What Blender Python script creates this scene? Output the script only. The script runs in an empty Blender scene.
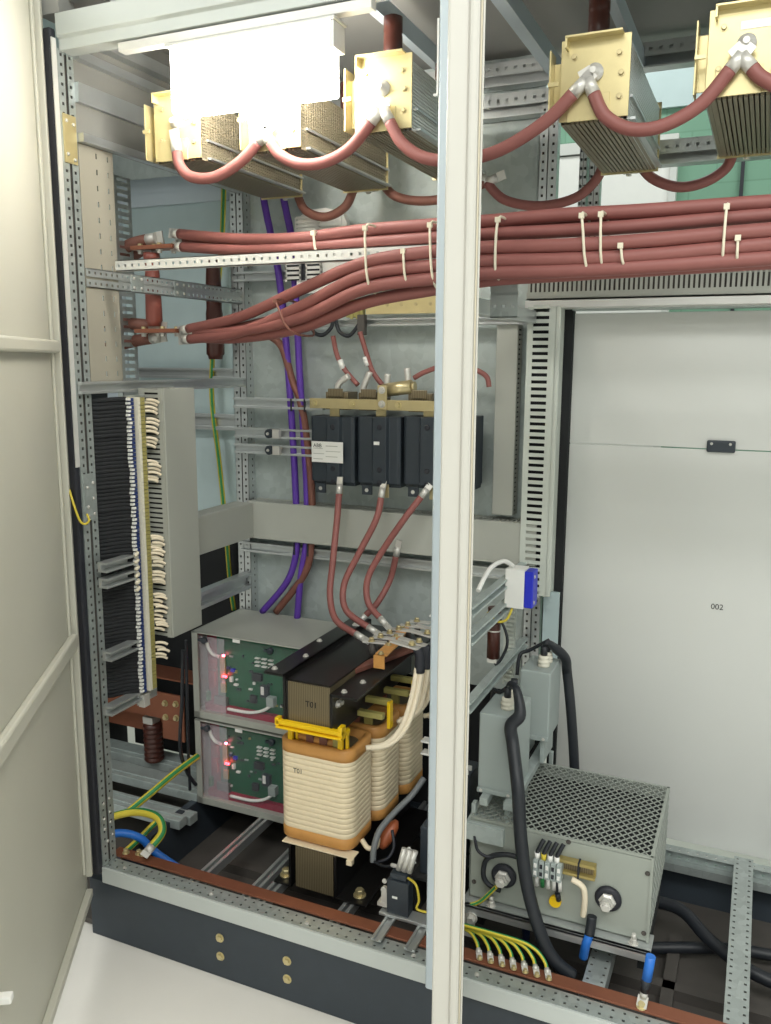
import bpy, bmesh, math, random
from mathutils import Vector as V, Matrix
random.seed(7)
SC = bpy.context.scene
COL = SC.collection
# ---------------------------------------------------------------- camera
FPX, YAW, PIT, ROL = 853.7, .414805, .174916, .0052
CAM = V((1.5675, -1.65, 1.597))
_cy, _sy, _cp, _sp, _cr, _sr = math.cos(YAW), math.sin(YAW), math.cos(PIT), math.sin(PIT), math.cos(ROL), math.sin(ROL)
FW = V((-_sy*_cp, _cy*_cp, -_sp)); _r = V((_cy, _sy, 0)); _u = _r.cross(FW)
RT = _r*_cr + _u*_sr; UP = -_r*_sr + _u*_cr
cd = bpy.data.cameras.new('camera'); cam = bpy.data.objects.new('camera', cd); COL.objects.link(cam)
cd.sensor_fit = 'VERTICAL'; cd.sensor_height = 36.0; cd.lens = FPX/1024*36.0; cd.clip_start = .02
cam.matrix_world = Matrix(((RT.x, UP.x, -FW.x, CAM.x), (RT.y, UP.y, -FW.y, CAM.y), (RT.z, UP.z, -FW.z, CAM.z), (0, 0, 0, 1)))
SC.camera = cam

def at(x, y, X=None, Y=None, Z=None):
    """world point seen at photo pixel (x, y) on the plane X=, Y= or Z=."""
    d = RT*((x-385.5)/FPX) + UP*((512-y)/FPX) + FW
    t = (X-CAM.x)/d.x if X is not None else (Y-CAM.y)/d.y if Y is not None else (Z-CAM.z)/d.z
    return CAM + d*t

# ---------------------------------------------------------------- materials
def lin(c):
    return tuple(((v/255)/12.92 if v/255 <= .04045 else ((v/255+.055)/1.055)**2.4) for v in c)

def mat(name, rgb, rough=.5, metal=0., var=.08, scale=25., spangle=False, bump=0., emit=0., alpha=None, trans=0.):
    m = bpy.data.materials.new(name); m.use_nodes = True
    nt = m.node_tree; b = nt.nodes['Principled BSDF']
    c = lin(rgb)
    b.inputs['Roughness'].default_value = rough; b.inputs['Metallic'].default_value = metal
    if var > 0:
        tc = nt.nodes.new('ShaderNodeTexCoord')
        if spangle:
            n = nt.nodes.new('ShaderNodeTexVoronoi'); n.inputs['Scale'].default_value = scale; out = n.outputs['Color']
            bw = nt.nodes.new('ShaderNodeRGBToBW'); nt.links.new(out, bw.inputs[0]); out = bw.outputs[0]
        else:
            n = nt.nodes.new('ShaderNodeTexNoise'); n.inputs['Scale'].default_value = scale; n.inputs['Detail'].default_value = 4; out = n.outputs['Fac']
        nt.links.new(tc.outputs['Object'], n.inputs['Vector'])
        mx = nt.nodes.new('ShaderNodeMix'); mx.data_type = 'RGBA'
        mx.inputs[6].default_value = tuple(v*(1-var) for v in c)+(1,); mx.inputs[7].default_value = tuple(min(1, v*(1+var)) for v in c)+(1,)
        nt.links.new(out, mx.inputs[0]); nt.links.new(mx.outputs[2], b.inputs['Base Color'])
        if bump:
            bp = nt.nodes.new('ShaderNodeBump'); bp.inputs['Strength'].default_value = bump; bp.inputs['Distance'].default_value = .002
            nt.links.new(out, bp.inputs['Height']); nt.links.new(bp.outputs[0], b.inputs['Normal'])
    else:
        b.inputs['Base Color'].default_value = c+(1,)
    if emit:
        b.inputs['Emission Color'].default_value = c+(1,); b.inputs['Emission Strength'].default_value = emit
    if trans:
        b.inputs['Transmission Weight'].default_value = trans; b.inputs['IOR'].default_value = 1.05
    if alpha is not None:
        b.inputs['Alpha'].default_value = alpha
    return m

M = {}
M['galv'] = mat('galvanised_sheet', (176, 184, 182), .42, .55, .12, 60, spangle=True)
M['galvplate'] = mat('galvanised_plate', (178, 188, 186), .45, .35, .10, 45, spangle=True)
M['rail'] = mat('zinc_rail', (196, 200, 200), .34, .7, .06, 30)
M['whitezinc'] = mat('white_zinc', (214, 214, 210), .4, .3, .05, 30)
M['paint'] = mat('light_grey_paint', (192, 198, 195), .45, 0, .03, 15)
M['bluegrey'] = mat('pale_blue_grey_paint', (196, 208, 216), .4, .1, .03, 15)
M['edgewhite'] = mat('white_door_edge_paint', (186, 184, 176), .4, 0, .03, 12)
M['cream'] = mat('cream_door_paint', (192, 191, 178), .5, 0, .03, 6)
M['panel'] = mat('white_cover_paint', (205, 207, 203), .4, 0, .02, 5)
M['teal'] = mat('pale_teal_grey_sheet', (188, 206, 208), .45, .1, .08, 10)
M['plinth'] = mat('dark_blue_grey_plinth', (52, 60, 68), .55, 0, .12, 20)
M['rubber'] = mat('black_rubber', (34, 36, 44), .55, 0, .1, 40)
M['black'] = mat('black_plastic', (44, 52, 60), .45, 0, .06, 40)
M['blackpaint'] = mat('black_enamel', (24, 23, 23), .28, 0, .1, 30)
M['cablered'] = mat('brick_red_silicone', (139, 85, 80), .55, 0, .07, 30)
M['brown'] = mat('brown_cable', (122, 78, 66), .55, 0, .1, 30)
M['violet'] = mat('violet_sheath', (92, 56, 160), .45, 0, .06, 30)
M['copper'] = mat('copper_bar', (146, 92, 70), .42, .5, .2, 18)
M['gold'] = mat('yellow_passivated_steel', (208, 194, 146), .32, .5, .14, 25)
M['brass'] = mat('tinned_brass', (196, 182, 140), .35, .6, .08, 30)
M['ceramic'] = mat('brown_glazed_insulator', (74, 40, 33), .3, 0, .08, 30)
M['redinsul'] = mat('red_brown_insulator', (126, 68, 58), .4, 0, .08, 30)
M['duct'] = mat('grey_pvc_duct', (166, 168, 160), .5, 0, .02, 10)
M['ductlight'] = mat('pale_pvc_duct', (192, 198, 190), .5, 0, .02, 10)
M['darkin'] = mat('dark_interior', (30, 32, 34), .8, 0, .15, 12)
M['base'] = mat('dark_dusty_base_and_shade', (78, 74, 70), .8, 0, .3, 12)  # dusty base colour, also used as painted shade behind punched holes
M['green'] = mat('green_painted_blockwork', (120, 160, 140), .7, 0, .06, 4)
M['floor'] = mat('white_vinyl_floor', (232, 229, 222), .4, 0, .04, 6)
M['roofgrey'] = mat('grey_roof_sheet', (150, 150, 146), .6, 0, .05, 6)
M['hall'] = mat('grey_hall_paint', (196, 200, 198), .7, 0, .04, 3)
M['paper'] = mat('cream_insulating_paper', (238, 222, 190), .6, 0, .07, 40)
M['amber'] = mat('amber_varnished_tape', (206, 150, 84), .4, 0, .18, 30)
M['yellow'] = mat('yellow_plastic', (238, 196, 20), .4, 0, .04, 30)
M['lam'] = mat('laminated_core', (112, 100, 78), .4, .3, .12, 60)
M['tape'] = mat('white_glass_tape', (226, 214, 190), .6, 0, .06, 60)
M['pcb'] = mat('green_circuit_board', (10, 88, 58), .4, 0, .3, 60)
M['crimson'] = mat('crimson_led_glow', (150, 30, 60), .4, 0, .15, 30)  # red LED glow inside the boxes is put into this colour
M['acrylic'] = mat('clear_acrylic', (226, 230, 236), .08, 0, 0, alpha=.035)
M['led'] = mat('red_led', (255, 40, 50), .4, 0, 0, emit=22)
M['led2'] = mat('pink_led', (255, 90, 120), .4, 0, 0, emit=18)
M['white'] = mat('white_plastic', (232, 232, 228), .45, 0, .03, 30)
M['tie'] = mat('natural_nylon', (222, 214, 192), .5, 0, .04, 30)
M['blue'] = mat('blue_plastic', (30, 44, 190), .4, 0, .06, 30)
M['bluecable'] = mat('blue_cable_sheath', (38, 110, 200), .45, 0, .06, 30)
M['navy'] = mat('navy_terminal', (36, 56, 110), .5, 0, .08, 60)
M['olive'] = mat('olive_terminal', (158, 150, 88), .5, 0, .1, 60)
M['capgrey'] = mat('grey_enamel_can', (156, 166, 164), .42, 0, .03, 12)
M['meshgrey'] = mat('grey_mesh_paint', (156, 162, 154), .5, .1, .04, 30)
M['porcelain'] = mat('white_porcelain', (224, 220, 204), .35, 0, .03, 30)
M['silver'] = mat('tinned_lug', (208, 206, 200), .45, .45, .05, 40)
M['conduit'] = mat('grey_conduit', (112, 116, 118), .5, 0, .06, 60)
M['bundle'] = mat('orange_brown_varnish', (168, 92, 58), .4, 0, .15, 40)
M['dullgrey'] = mat('dull_grey_sheet', (140, 140, 135), .6, .1, .08, 12)
M['dullcream'] = mat('dull_cream_sheet', (158, 154, 140), .55, 0, .04, 8)
M['wireblack'] = mat('black_wire', (28, 30, 33), .85, 0, .15, 60)
M['litfin'] = mat('fin_painted_lit', (206, 208, 204), .35, .3, .05, 30)  # lighter fin colour with the glare of the lit side painted in
M['fin'] = mat('dull_brown_grey_fin', (138, 130, 110), .45, .3, .08, 30)
M['olivebrass'] = mat('dull_brass', (168, 152, 96), .35, .5, .08, 30)
M['frost'] = mat('frosted_acrylic', (226, 220, 228), .2, 0, 0, alpha=.22)
M['ink'] = mat('black_ink', (24, 24, 26), .6, 0, 0)
M['lampglow'] = mat('lamp_diffuser', (255, 250, 240), .5, 0, 0, emit=29)
M['sleeve'] = mat('black_heatshrink', (32, 36, 42), .5, 0, .12, 60)
M['yg'] = mat('green_stripe', (40, 130, 70), .5, 0, .05, 30)
M['ygy'] = mat('yellow_earth_sheath', (206, 186, 60), .5, 0, .05, 30)
def stripes():
    m = mat('green_yellow_earth_sheath', (206, 188, 58), .5, 0, 0)
    nt = m.node_tree; b = nt.nodes['Principled BSDF']
    uv = nt.nodes.new('ShaderNodeUVMap'); sp = nt.nodes.new('ShaderNodeSeparateXYZ'); nt.links.new(uv.outputs[0], sp.inputs[0])
    g = nt.nodes.new('ShaderNodeMath'); g.operation = 'GREATER_THAN'; g.inputs[1].default_value = .6; fr = nt.nodes.new('ShaderNodeMath'); fr.operation = 'MULTIPLY'; fr.inputs[1].default_value = 2; nt.links.new(sp.outputs[0], fr.inputs[0]); f2 = nt.nodes.new('ShaderNodeMath'); f2.operation = 'FRACT'; nt.links.new(fr.outputs[0], f2.inputs[0]); nt.links.new(f2.outputs[0], g.inputs[0])
    mx = nt.nodes.new('ShaderNodeMix'); mx.data_type = 'RGBA'; mx.inputs[6].default_value = lin((208, 190, 60))+(1,); mx.inputs[7].default_value = lin((44, 132, 76))+(1,)
    nt.links.new(g.outputs[0], mx.inputs[0]); nt.links.new(mx.outputs[2], b.inputs['Base Color'])
    return m
M['earth'] = stripes()
def lam_mat():
    m = mat('core_laminations', (116, 104, 80), .4, .3, 0)
    nt = m.node_tree; b = nt.nodes['Principled BSDF']
    tc = nt.nodes.new('ShaderNodeTexCoord'); w = nt.nodes.new('ShaderNodeTexWave'); w.inputs['Scale'].default_value = 60; w.bands_direction = 'X'; w.inputs['Distortion'].default_value = .6
    nt.links.new(tc.outputs['Object'], w.inputs['Vector'])
    mx = nt.nodes.new('ShaderNodeMix'); mx.data_type = 'RGBA'; mx.inputs[6].default_value = lin((96, 86, 66))+(1,); mx.inputs[7].default_value = lin((134, 122, 96))+(1,)
    nt.links.new(w.outputs['Fac'], mx.inputs[0]); nt.links.new(mx.outputs[2], b.inputs['Base Color'])
    return m
M['lam'] = lam_mat()
def block_mat():
    m = mat('green_blockwork', (132, 178, 152), .7, 0, 0)
    nt = m.node_tree; b = nt.nodes['Principled BSDF']
    tc = nt.nodes.new('ShaderNodeTexCoord'); mp = nt.nodes.new('ShaderNodeMapping'); mp.inputs['Rotation'].default_value = (math.pi/2, 0, 0)
    w = nt.nodes.new('ShaderNodeTexBrick'); w.inputs['Scale'].default_value = 2.2; w.inputs['Mortar Size'].default_value = .008
    w.inputs['Color1'].default_value = lin((112, 152, 130))+(1,); w.inputs['Color2'].default_value = lin((118, 158, 136))+(1,); w.inputs['Mortar'].default_value = lin((104, 144, 122))+(1,)
    nt.links.new(tc.outputs['Object'], mp.inputs[0]); nt.links.new(mp.outputs[0], w.inputs['Vector']); nt.links.new(w.outputs['Color'], b.inputs['Base Color'])
    return m
M['block'] = block_mat()

# ---------------------------------------------------------------- geometry
def smooth_path(pts, sub):
    P = [V(p) for p in pts]
    if len(P) < 3 or sub < 2: return P
    out = []
    for i in range(len(P)-1):
        p0 = P[max(i-1, 0)]; p1 = P[i]; p2 = P[i+1]; p3 = P[min(i+2, len(P)-1)]
        for k in range(sub):
            t = k/sub
            out.append(.5*((2*p1)+(p2-p0)*t+(2*p0-5*p1+4*p2-p3)*t*t+(3*p1-p0-3*p2+p3)*t**3))
    out.append(P[-1]); return out

class MB:
    def __init__(s):
        s.bm = bmesh.new(); s.uv = None
    def face(s, vs, smooth=False):
        try:
            f = s.bm.faces.new(vs); f.smooth = smooth; return f
        except ValueError: return None
    def box(s, x0, x1, y0, y1, z0, z1):
        return s.obox(V(((x0+x1)/2, (y0+y1)/2, (z0+z1)/2)), V((1, 0, 0)), V((0, 1, 0)), V((0, 0, 1)), abs(x1-x0)/2, abs(y1-y0)/2, abs(z1-z0)/2)
    def obox(s, c, u, v, w, hu, hv, hw):
        c = V(c); u, v, w = V(u)*hu, V(v)*hv, V(w)*hw
        q = [s.bm.verts.new(c+u*a+v*b+w*d) for d in (-1, 1) for a, b in ((-1, -1), (1, -1), (1, 1), (-1, 1))]
        for f in ((3, 2, 1, 0), (4, 5, 6, 7), (0, 1, 5, 4), (1, 2, 6, 5), (2, 3, 7, 6), (3, 0, 4, 7)): s.face([q[i] for i in f])
        return s
    def bar(s, p0, p1, w, h, up=(0, 0, 1)):
        p0, p1 = V(p0), V(p1); u = (p1-p0); L = u.length; u.normalize(); v = V(up).cross(u).normalized(); n = u.cross(v)
        return s.obox((p0+p1)/2, u, v, n, L/2, w/2, h/2)
    def frame(s, d):
        d = d.normalized(); a = V((0, 0, 1)) if abs(d.z) < .9 else V((1, 0, 0))
        u = a.cross(d).normalized(); return u, d.cross(u)
    def cyl(s, p0, p1, r0, r1=None, n=16):
        p0, p1 = V(p0), V(p1); return s.lathe(p0, p1-p0, [(r0, 0), (r0 if r1 is None else r1, (p1-p0).length)], n, sm=True)
    def lathe(s, o, axis, prof, n=20, sm=True):
        o = V(o); d = V(axis).normalized(); u, v = s.frame(d); rings = []
        for r, h in prof:
            rings.append([s.bm.verts.new(o+d*h+(u*math.cos(2*math.pi*i/n)+v*math.sin(2*math.pi*i/n))*max(r, 1e-5)) for i in range(n)])
        for a, b in zip(rings, rings[1:]):
            for i in range(n): s.face([a[i], a[(i+1) % n], b[(i+1) % n], b[i]], sm)
        s.face(list(reversed(rings[0]))); s.face(rings[-1]); return s
    def tube(s, pts, r, n=10, sub=6, uv=False, closed=False, rfun=None):
        P = smooth_path(pts, sub); rings = []
        if closed: P = P[:-1] if (P[0]-P[-1]).length < 1e-6 else P
        T = []
        for i in range(len(P)):
            a = P[i-1] if (i > 0 or closed) else P[i]; b = P[(i+1) % len(P)] if (i < len(P)-1 or closed) else P[i]
            T.append((b-a).normalized())
        u, v = s.frame(T[0]); lay = s.bm.loops.layers.uv.verify() if uv else None
        for i, p in enumerate(P):
            u = (u-T[i]*u.dot(T[i])).normalized(); v = T[i].cross(u)
            rr = r*(rfun(i/(len(P)-1)) if rfun else 1)
            rings.append([s.bm.verts.new(p+(u*math.cos(2*math.pi*k/n)+v*math.sin(2*math.pi*k/n))*rr) for k in range(n)])
        idx = list(range(len(P)-1)) + ([len(P)-1] if closed else [])
        for i in idx:
            a, b = rings[i], rings[(i+1) % len(P)]
            for k in range(n):
                f = s.face([a[k], a[(k+1) % n], b[(k+1) % n], b[k]], True)
                if lay and f:
                    for lp in f.loops: lp[lay].uv = ((k+.5)/n, 0)
        if not closed: s.face(list(reversed(rings[0]))); s.face(rings[-1])
        return s
    def prism(s, poly, ax, a, b):
        """polygon in the two axes other than ax, extruded from a to b along ax."""
        def mk(p, t): return V((t, p[0], p[1])) if ax == 'x' else V((p[0], t, p[1])) if ax == 'y' else V((p[0], p[1], t))
        A = [s.bm.verts.new(mk(p, a)) for p in poly]; B = [s.bm.verts.new(mk(p, b)) for p in poly]
        n = len(poly); s.face(list(reversed(A))); s.face(B)
        for i in range(n): s.face([A[i], A[(i+1) % n], B[(i+1) % n], B[i]])
        return s
    def punch(s, o, u, v, L, W, pitch=.025, rows=1, hu=.0045, hv=.0045, t=.0015):
        """plate with real rectangular holes, spanning u*L by v*W from o, thickness t away from u x v."""
        o = V(o); u = V(u).normalized(); v = V(v).normalized(); w = u.cross(v)*-t
        n = max(1, int(round(L/pitch))); cu = L/n; cv = W/rows; N = s.bm.verts.new
        for j in range(rows):
            for i in range(n):
                b = o+u*(cu*i)+v*(cv*j); c = b+u*cu/2+v*cv/2
                out = [b, b+u*cu, b+u*cu+v*cv, b+v*cv]; inn = [c-u*hu-v*hv, c+u*hu-v*hv, c+u*hu+v*hv, c-u*hu+v*hv]
                A = [N(p) for p in out]; B = [N(p) for p in inn]; C = [N(p+w) for p in out]; D = [N(p+w) for p in inn]
                for k in range(4):
                    q = (k+1) % 4
                    s.face([A[k], A[q], B[q], B[k]]); s.face([B[k], B[q], D[q], D[k]]); s.face([D[k], D[q], C[q], C[k]]); s.face([C[k], C[q], A[q], A[k]])
        return s
    def bolt(s, p, d, r=.006, h=.005):
        """hex head on a washer standing on p along d."""
        d = V(d).normalized(); s.lathe(p, d, [(r*1.45, 0), (r*1.45, h*.25)], 14); s.lathe(V(p)+d*h*.25, d, [(r, 0), (r, h*.85), (r*.85, h)], 6, sm=False); return s

def loc_of(o):
    p = V((0, 0, 0))
    while o is not None: p = p + o.location; o = o.parent
    return p
def obj(name, mb, m, parent=None, bev=0, loc=None):
    """links one mesh object; vertices are given in world coordinates."""
    bm = mb.bm
    base = loc_of(parent) if parent else (V(loc) if loc is not None else None)
    if base is None:
        xs = [v.co for v in bm.verts]; base = V(((min(c.x for c in xs)+max(c.x for c in xs))/2, (min(c.y for c in xs)+max(c.y for c in xs))/2, min(c.z for c in xs)))
    bmesh.ops.translate(bm, verts=bm.verts, vec=-base); bmesh.ops.recalc_face_normals(bm, faces=bm.faces)
    me = bpy.data.meshes.new(name); bm.to_mesh(me); bm.free()
    me.materials.append(M[m] if isinstance(m, str) else m)
    o = bpy.data.objects.new(name, me); COL.objects.link(o)
    if parent: o.parent = parent
    else: o.location = base
    if bev:
        b = o.modifiers.new('bevel', 'BEVEL'); b.width = bev; b.segments = 2; b.limit_method = 'ANGLE'; b.angle_limit = math.radians(40)
    return o
def tag(o, label, cat, group=None, kind=None):
    if label: o['label'] = label
    if cat: o['category'] = cat
    if group: o['group'] = group
    if kind: o['kind'] = kind
    return o
def thing(name, label, cat, loc, group=None):
    o = bpy.data.objects.new(name, None); COL.objects.link(o); o.location = loc; o.empty_display_size = .02
    return tag(o, label, cat, group)
def struct(name, mb, m, bev=0):
    o = obj(name, mb, m, bev=bev); o['kind'] = 'structure'; return o
def dup(root, offset, label=None):
    r = root.copy(); COL.objects.link(r); r.location = root.location + V(offset)
    if label: r['label'] = label
    for ch in root.children:
        c = ch.copy(); COL.objects.link(c); c.parent = r
        for g in ch.children:
            d = g.copy(); COL.objects.link(d); d.parent = c
    return r
def text(name, s, size, o, u, v, m, parent, ext=.0003):
    """flat lettering centred on o, reading along u, with v up."""
    cu = bpy.data.curves.new('t', 'FONT'); cu.body = s; cu.size = size; cu.align_x = 'CENTER'; cu.align_y = 'CENTER'; cu.extrude = ext
    ob = bpy.data.objects.new('t', cu); COL.objects.link(ob); bpy.context.view_layer.update()
    me = bpy.data.meshes.new_from_object(ob.evaluated_get(bpy.context.evaluated_depsgraph_get())); bpy.data.objects.remove(ob)
    u = V(u).normalized(); v = V(v).normalized(); w = u.cross(v); b = V(o)-loc_of(parent)
    me.transform(Matrix(((u.x, v.x, w.x, b.x), (u.y, v.y, w.y, b.y), (u.z, v.z, w.z, b.z), (0, 0, 0, 1))))
    me.materials.clear(); me.materials.append(M[m]); t = bpy.data.objects.new(name, me); COL.objects.link(t); t.parent = parent; return t
def pxpath(*pts, Y=None):
    return [at(p[0], p[1], Y=(p[2] if len(p) > 2 else Y)) for p in pts]
X3, Y3, Z3 = V((1, 0, 0)), V((0, 1, 0)), V((0, 0, 1))
# ================================================================ the room
m = MB(); m.box(-4, 5, -4.5, 3.6, -.05, 0); struct('floor', m, 'floor')
m = MB(); m.box(-4, 5, 2.6, 2.7, 0, 3.6); struct('wall_back', m, 'block')
m = MB(); m.box(-4, 5, -4.5, 2.7, 3.6, 3.65); struct('ceiling', m, 'hall')
m = MB(); m.box(-4.1, -4, -4.5, 2.7, 0, 3.6); struct('wall_left', m, 'hall')
m = MB(); m.box(5, 5.1, -4.5, 2.7, 0, 3.6); struct('wall_right', m, 'hall')
m = MB(); m.box(-4, 5, -4.6, -4.5, 0, 3.6); struct('wall_front', m, 'hall')
m = MB(); m.box(.15, 1.1, 2.56, 2.6, .0, 2.545); d1 = struct('door_1', m, 'white', .004)
m = MB(); m.box(.1, .15, 2.55, 2.6, 0, 2.6); m.box(1.1, 1.13, 2.55, 2.6, 0, 2.6); m.box(.15, 1.1, 2.55, 2.6, 2.55, 2.6); obj('door_frame', m, 'panel', d1)
m = MB(); m.box(1.395, 1.41, 2.585, 2.6, 0, 3.2); tag(obj('wall_conduit', m, 'rubber'), 'thin dark vertical conduit on the green wall behind the cabinet', 'conduit')
m = MB(); m.box(-4, 5, 2.58, 2.6, 2.72, 3.6); struct('trim_1', m, 'teal')

# ================================================================ the cabinet
W2 = 2.30      # right end of the second bay
cab = thing('switchgear_cabinet', 'tall grey two-bay electrical cabinet with both doors open', 'electrical cabinet', (0, 0, 0))
# plinth
m = MB(); m.box(-.06, W2, 0.005, .03, 0, .174); m.box(-.06, -.035, .03, .84, 0, .174); m.box(W2-.03, W2, .03, .84, 0, .174); m.box(-.06, W2, .81, .84, 0, .13)
pl = obj('plinth', m, 'plinth', cab, .002)
for x, z in ((.374, .116), (.374, .063), (.575, .113), (.575, .062)):
    m = MB(); m.bolt((x, .005, z), (0, -1, 0), .0085, .006); b = obj('plinth_bolt', m, 'gold', pl)
m = MB(); m.box(-.6, W2, .03, .84, .004, .02); obj('base_plate', m, 'base', cab)
# front sill rails: folded lip, punched ledge
for x0, x1 in ((-.005, .95), (1.005, W2)):
    m = MB(); m.box(x0, x1, -.004, .004, .177, .222); m.box(x0, x1, .004, .05, .177, .182)
    r = obj('sill_rail', m, 'paint', cab, .0015)
    m = MB(); m.punch((x0, .004, .2225), X3, Y3, x1-x0, .044, .025, 2, .003, .003, .002); obj('punched_ledge', m, 'galv', r); m = MB(); m.box(x0+.004, x1-.004, .006, .048, .212, .217); obj('rail_shade_strip', m, 'base', r)  # dark strip under the ledge paints the shade in its holes
    for i in range(4):
        m = MB(); xb = x0+.06+(x1-x0-.1)*i/3; m.bolt((xb, .02, .2225), Z3, .004, .004); obj('sill_screw', m, 'silver', r)
# front posts
m = MB()
m.punch((0, .020, .225), Z3, -Y3, 2.085, .019, .0215, 1, .0036, .0036, .002); m.punch((0, .048, .225), Z3, -Y3, 2.085, .019, .0215, 1, .0036, .0036, .002)
m.box(-.008, -.006, .019, .030, .225, 2.31); m.box(-.042, 0, .048, .050, .225, 2.31); m.box(-.042, -.0, -.001, .001, .225, 2.31)
fp = obj('frame_post', m, 'galv', cab)
m = MB(); m.box(-.0075, -.005, .002, .048, .23, 2.305); obj('post_shade_strip', m, 'base', fp)  # dark strip painting the shade inside the hollow post
m = MB(); m.box(0, .0025, .004, .046, 1.19, 1.31); pp = obj('joint_plate', m, 'galv', fp)
m = MB(); m.box(0, .0025, .004, .046, 2.06, 2.17); obj('joint_plate', m, 'gold', fp)
for y, z in ((.016, 1.20), (.036, 1.205), (.016, 1.225), (.036, 1.245), (.016, 1.275), (.036, 1.285), (.036, 2.07), (.014, 2.08), (.014, 2.155), (.036, 2.15), (.012, .33), (.034, .34), (.012, .36), (.034, .37), (.012, .405), (.034, .41), (.02, .29), (.04, .30)):
    m = MB(); m.lathe((.0025 if (1.1 < z < 1.4 or z > 2) else 0, y, z), X3, [(.0045, 0), (.004, .0025), (.001, .003)], 10); obj('rivet', m, 'silver', fp)
m = MB(); m.box(-.026, -.003, -.018, .002, .205, 2.352); g = obj('rubber_gasket', m, 'rubber', cab, .005)
m = MB(); m.box(-.003, .0, -.016, -.002, 1.33, 2.33); obj('gasket_lip', m, 'whitezinc', cab)
# centre post
m = MB(); m.prism([(.952, -.010), (.956, -.014), (.978, -.014), (.982, -.006), (1.0, -.006), (1.0, .045), (.952, .045)], 'z', .176, 2.40)
cp_ = obj('frame_post', m, 'bluegrey', cab, .001)
m = MB(); m.box(.948, .9515, -.012, -.009, 2.10, 2.235); m.box(.942, .9515, -.013, -.008, 2.098, 2.102); obj('latch_plate', m, 'white', cp_)
# top rails (stepped section)
for x0, x1 in ((0, .952), (1.0, W2)):
    m = MB(); m.prism([(-.002, 2.336), (-.002, 2.384), (.012, 2.388), (.05, 2.388), (.05, 2.306), (.006, 2.306), (.006, 2.330)], 'x', x0, x1); obj('head_rail', m, 'paint', cab, .0015)
m = MB(); m.box(-.05, W2, .03, .84, 2.42, 2.424); obj('roof_sheet', m, 'roofgrey', cab)
m = MB(); m.box(.12, W2, .05, .08, 2.386, 2.42); obj('roof_flange', m, 'rail', cab)
m = MB(); m.box(-.05, .012, .0, .05, 2.386, 2.6); m.box(-.62, W2, .06, .064, 2.424, 2.75); obj('roof_fascia', m, 'roofgrey', cab)
# roof beams running back, roof rails running across
for x, w in ((.724, .022), (.984, .03), (1.20, .022), (.25, .022), (1.47, .022)):
    m = MB(); m.box(x, x+w, .05, .80, 2.336, 2.343); m.box(x, x+.003, .05, .80, 2.343, 2.378); m.box(x+w-.003, x+w, .05, .80, 2.343, 2.378); obj('roof_beam', m, 'bluegrey', cab)
for y, z, xa in ((.765, 2.36, 0), (.765, 2.28, 0), (.80, 2.13, 1.2)):
    m = MB(); m.punch((xa, y-.02, z), X3, Z3, (W2 if xa or z > 2.3 else .98)-xa, .032, .025, 1, .004, .004); xb = W2 if xa or z > 2.3 else .98; m.box(xa, xb, y-.02, y+.02, z+.032, z+.034); m.box(xa, xb, y-.018, y+.02, z-.026, z-.022); m.box(xa, xb, y+.02, y+.024, z-.026, z+.034); obj('roof_rail', m, 'rail', cab)
# rear posts
def punched_post(x0, y0, w, d, z0, z1, name='frame_post', mt='rail'):
    m = MB(); m.punch((x0+w*.46, y0, z0), Z3, -X3, z1-z0, w*.46, .022, 1, .0036, .0032); m.punch((x0+w, y0, z0), Z3, -X3, z1-z0, w*.46, .022, 1, .0036, .0032)
    m.box(x0+w*.46, x0+w*.54, y0+.008, y0+.01, z0, z1); m.box(x0, x0+.002, y0, y0+d, z0, z1)
    m.punch((x0+w, y0+d, z0), Z3, -Y3, z1-z0, d, .022, 1, .0036, .0032); m.box(x0, x0+w, y0+d-.002, y0+d, z0, z1)
    o = obj(name, m, mt, cab); m = MB(); m.box(x0+.004, x0+w-.005, y0+.012, y0+d-.004, z0+.005, z1-.005); obj('post_shade_strip', m, 'base', o); return o  # dark block inside paints the shade seen through the holes
punched_post(-.035, .745, .05, .05, .2, 2.30)
punched_post(.955, .765, .05, .03, .56, 2.32)
punched_post(1.066, .765, .020, .03, 1.76, 2.32); punched_post(1.092, .765, .03, .03, 1.76, 2.32)
# rear sheets behind the left bay
m = MB(); m.box(-.0, .955, .788, .79, .60, 2.24); m.box(-.6, .96, .80, .803, 2.20, 2.42); obj('mounting_plate', m, 'galvplate', cab)
m = MB(); m.box(-.56, -.05, .86, .863, 1.02, 2.12); rp = obj('backing_sheet', m, 'teal', cab)
m = MB(); m.box(-.655, -.02, .845, .87, 2.12, 2.16); m.box(-.655, -.56, .845, .87, .5, 2.12); m.box(-.62, -.02, .85, .86, 2.16, 2.34); obj('sheet_frame', m, 'bluegrey', cab)
m = MB(); m.box(-.62, 1.0, .862, .866, .1, 1.02); m.box(-.66, -.655, .1, .86, .02, 2.42); obj('backing_sheet', m, 'darkin', cab)
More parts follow.
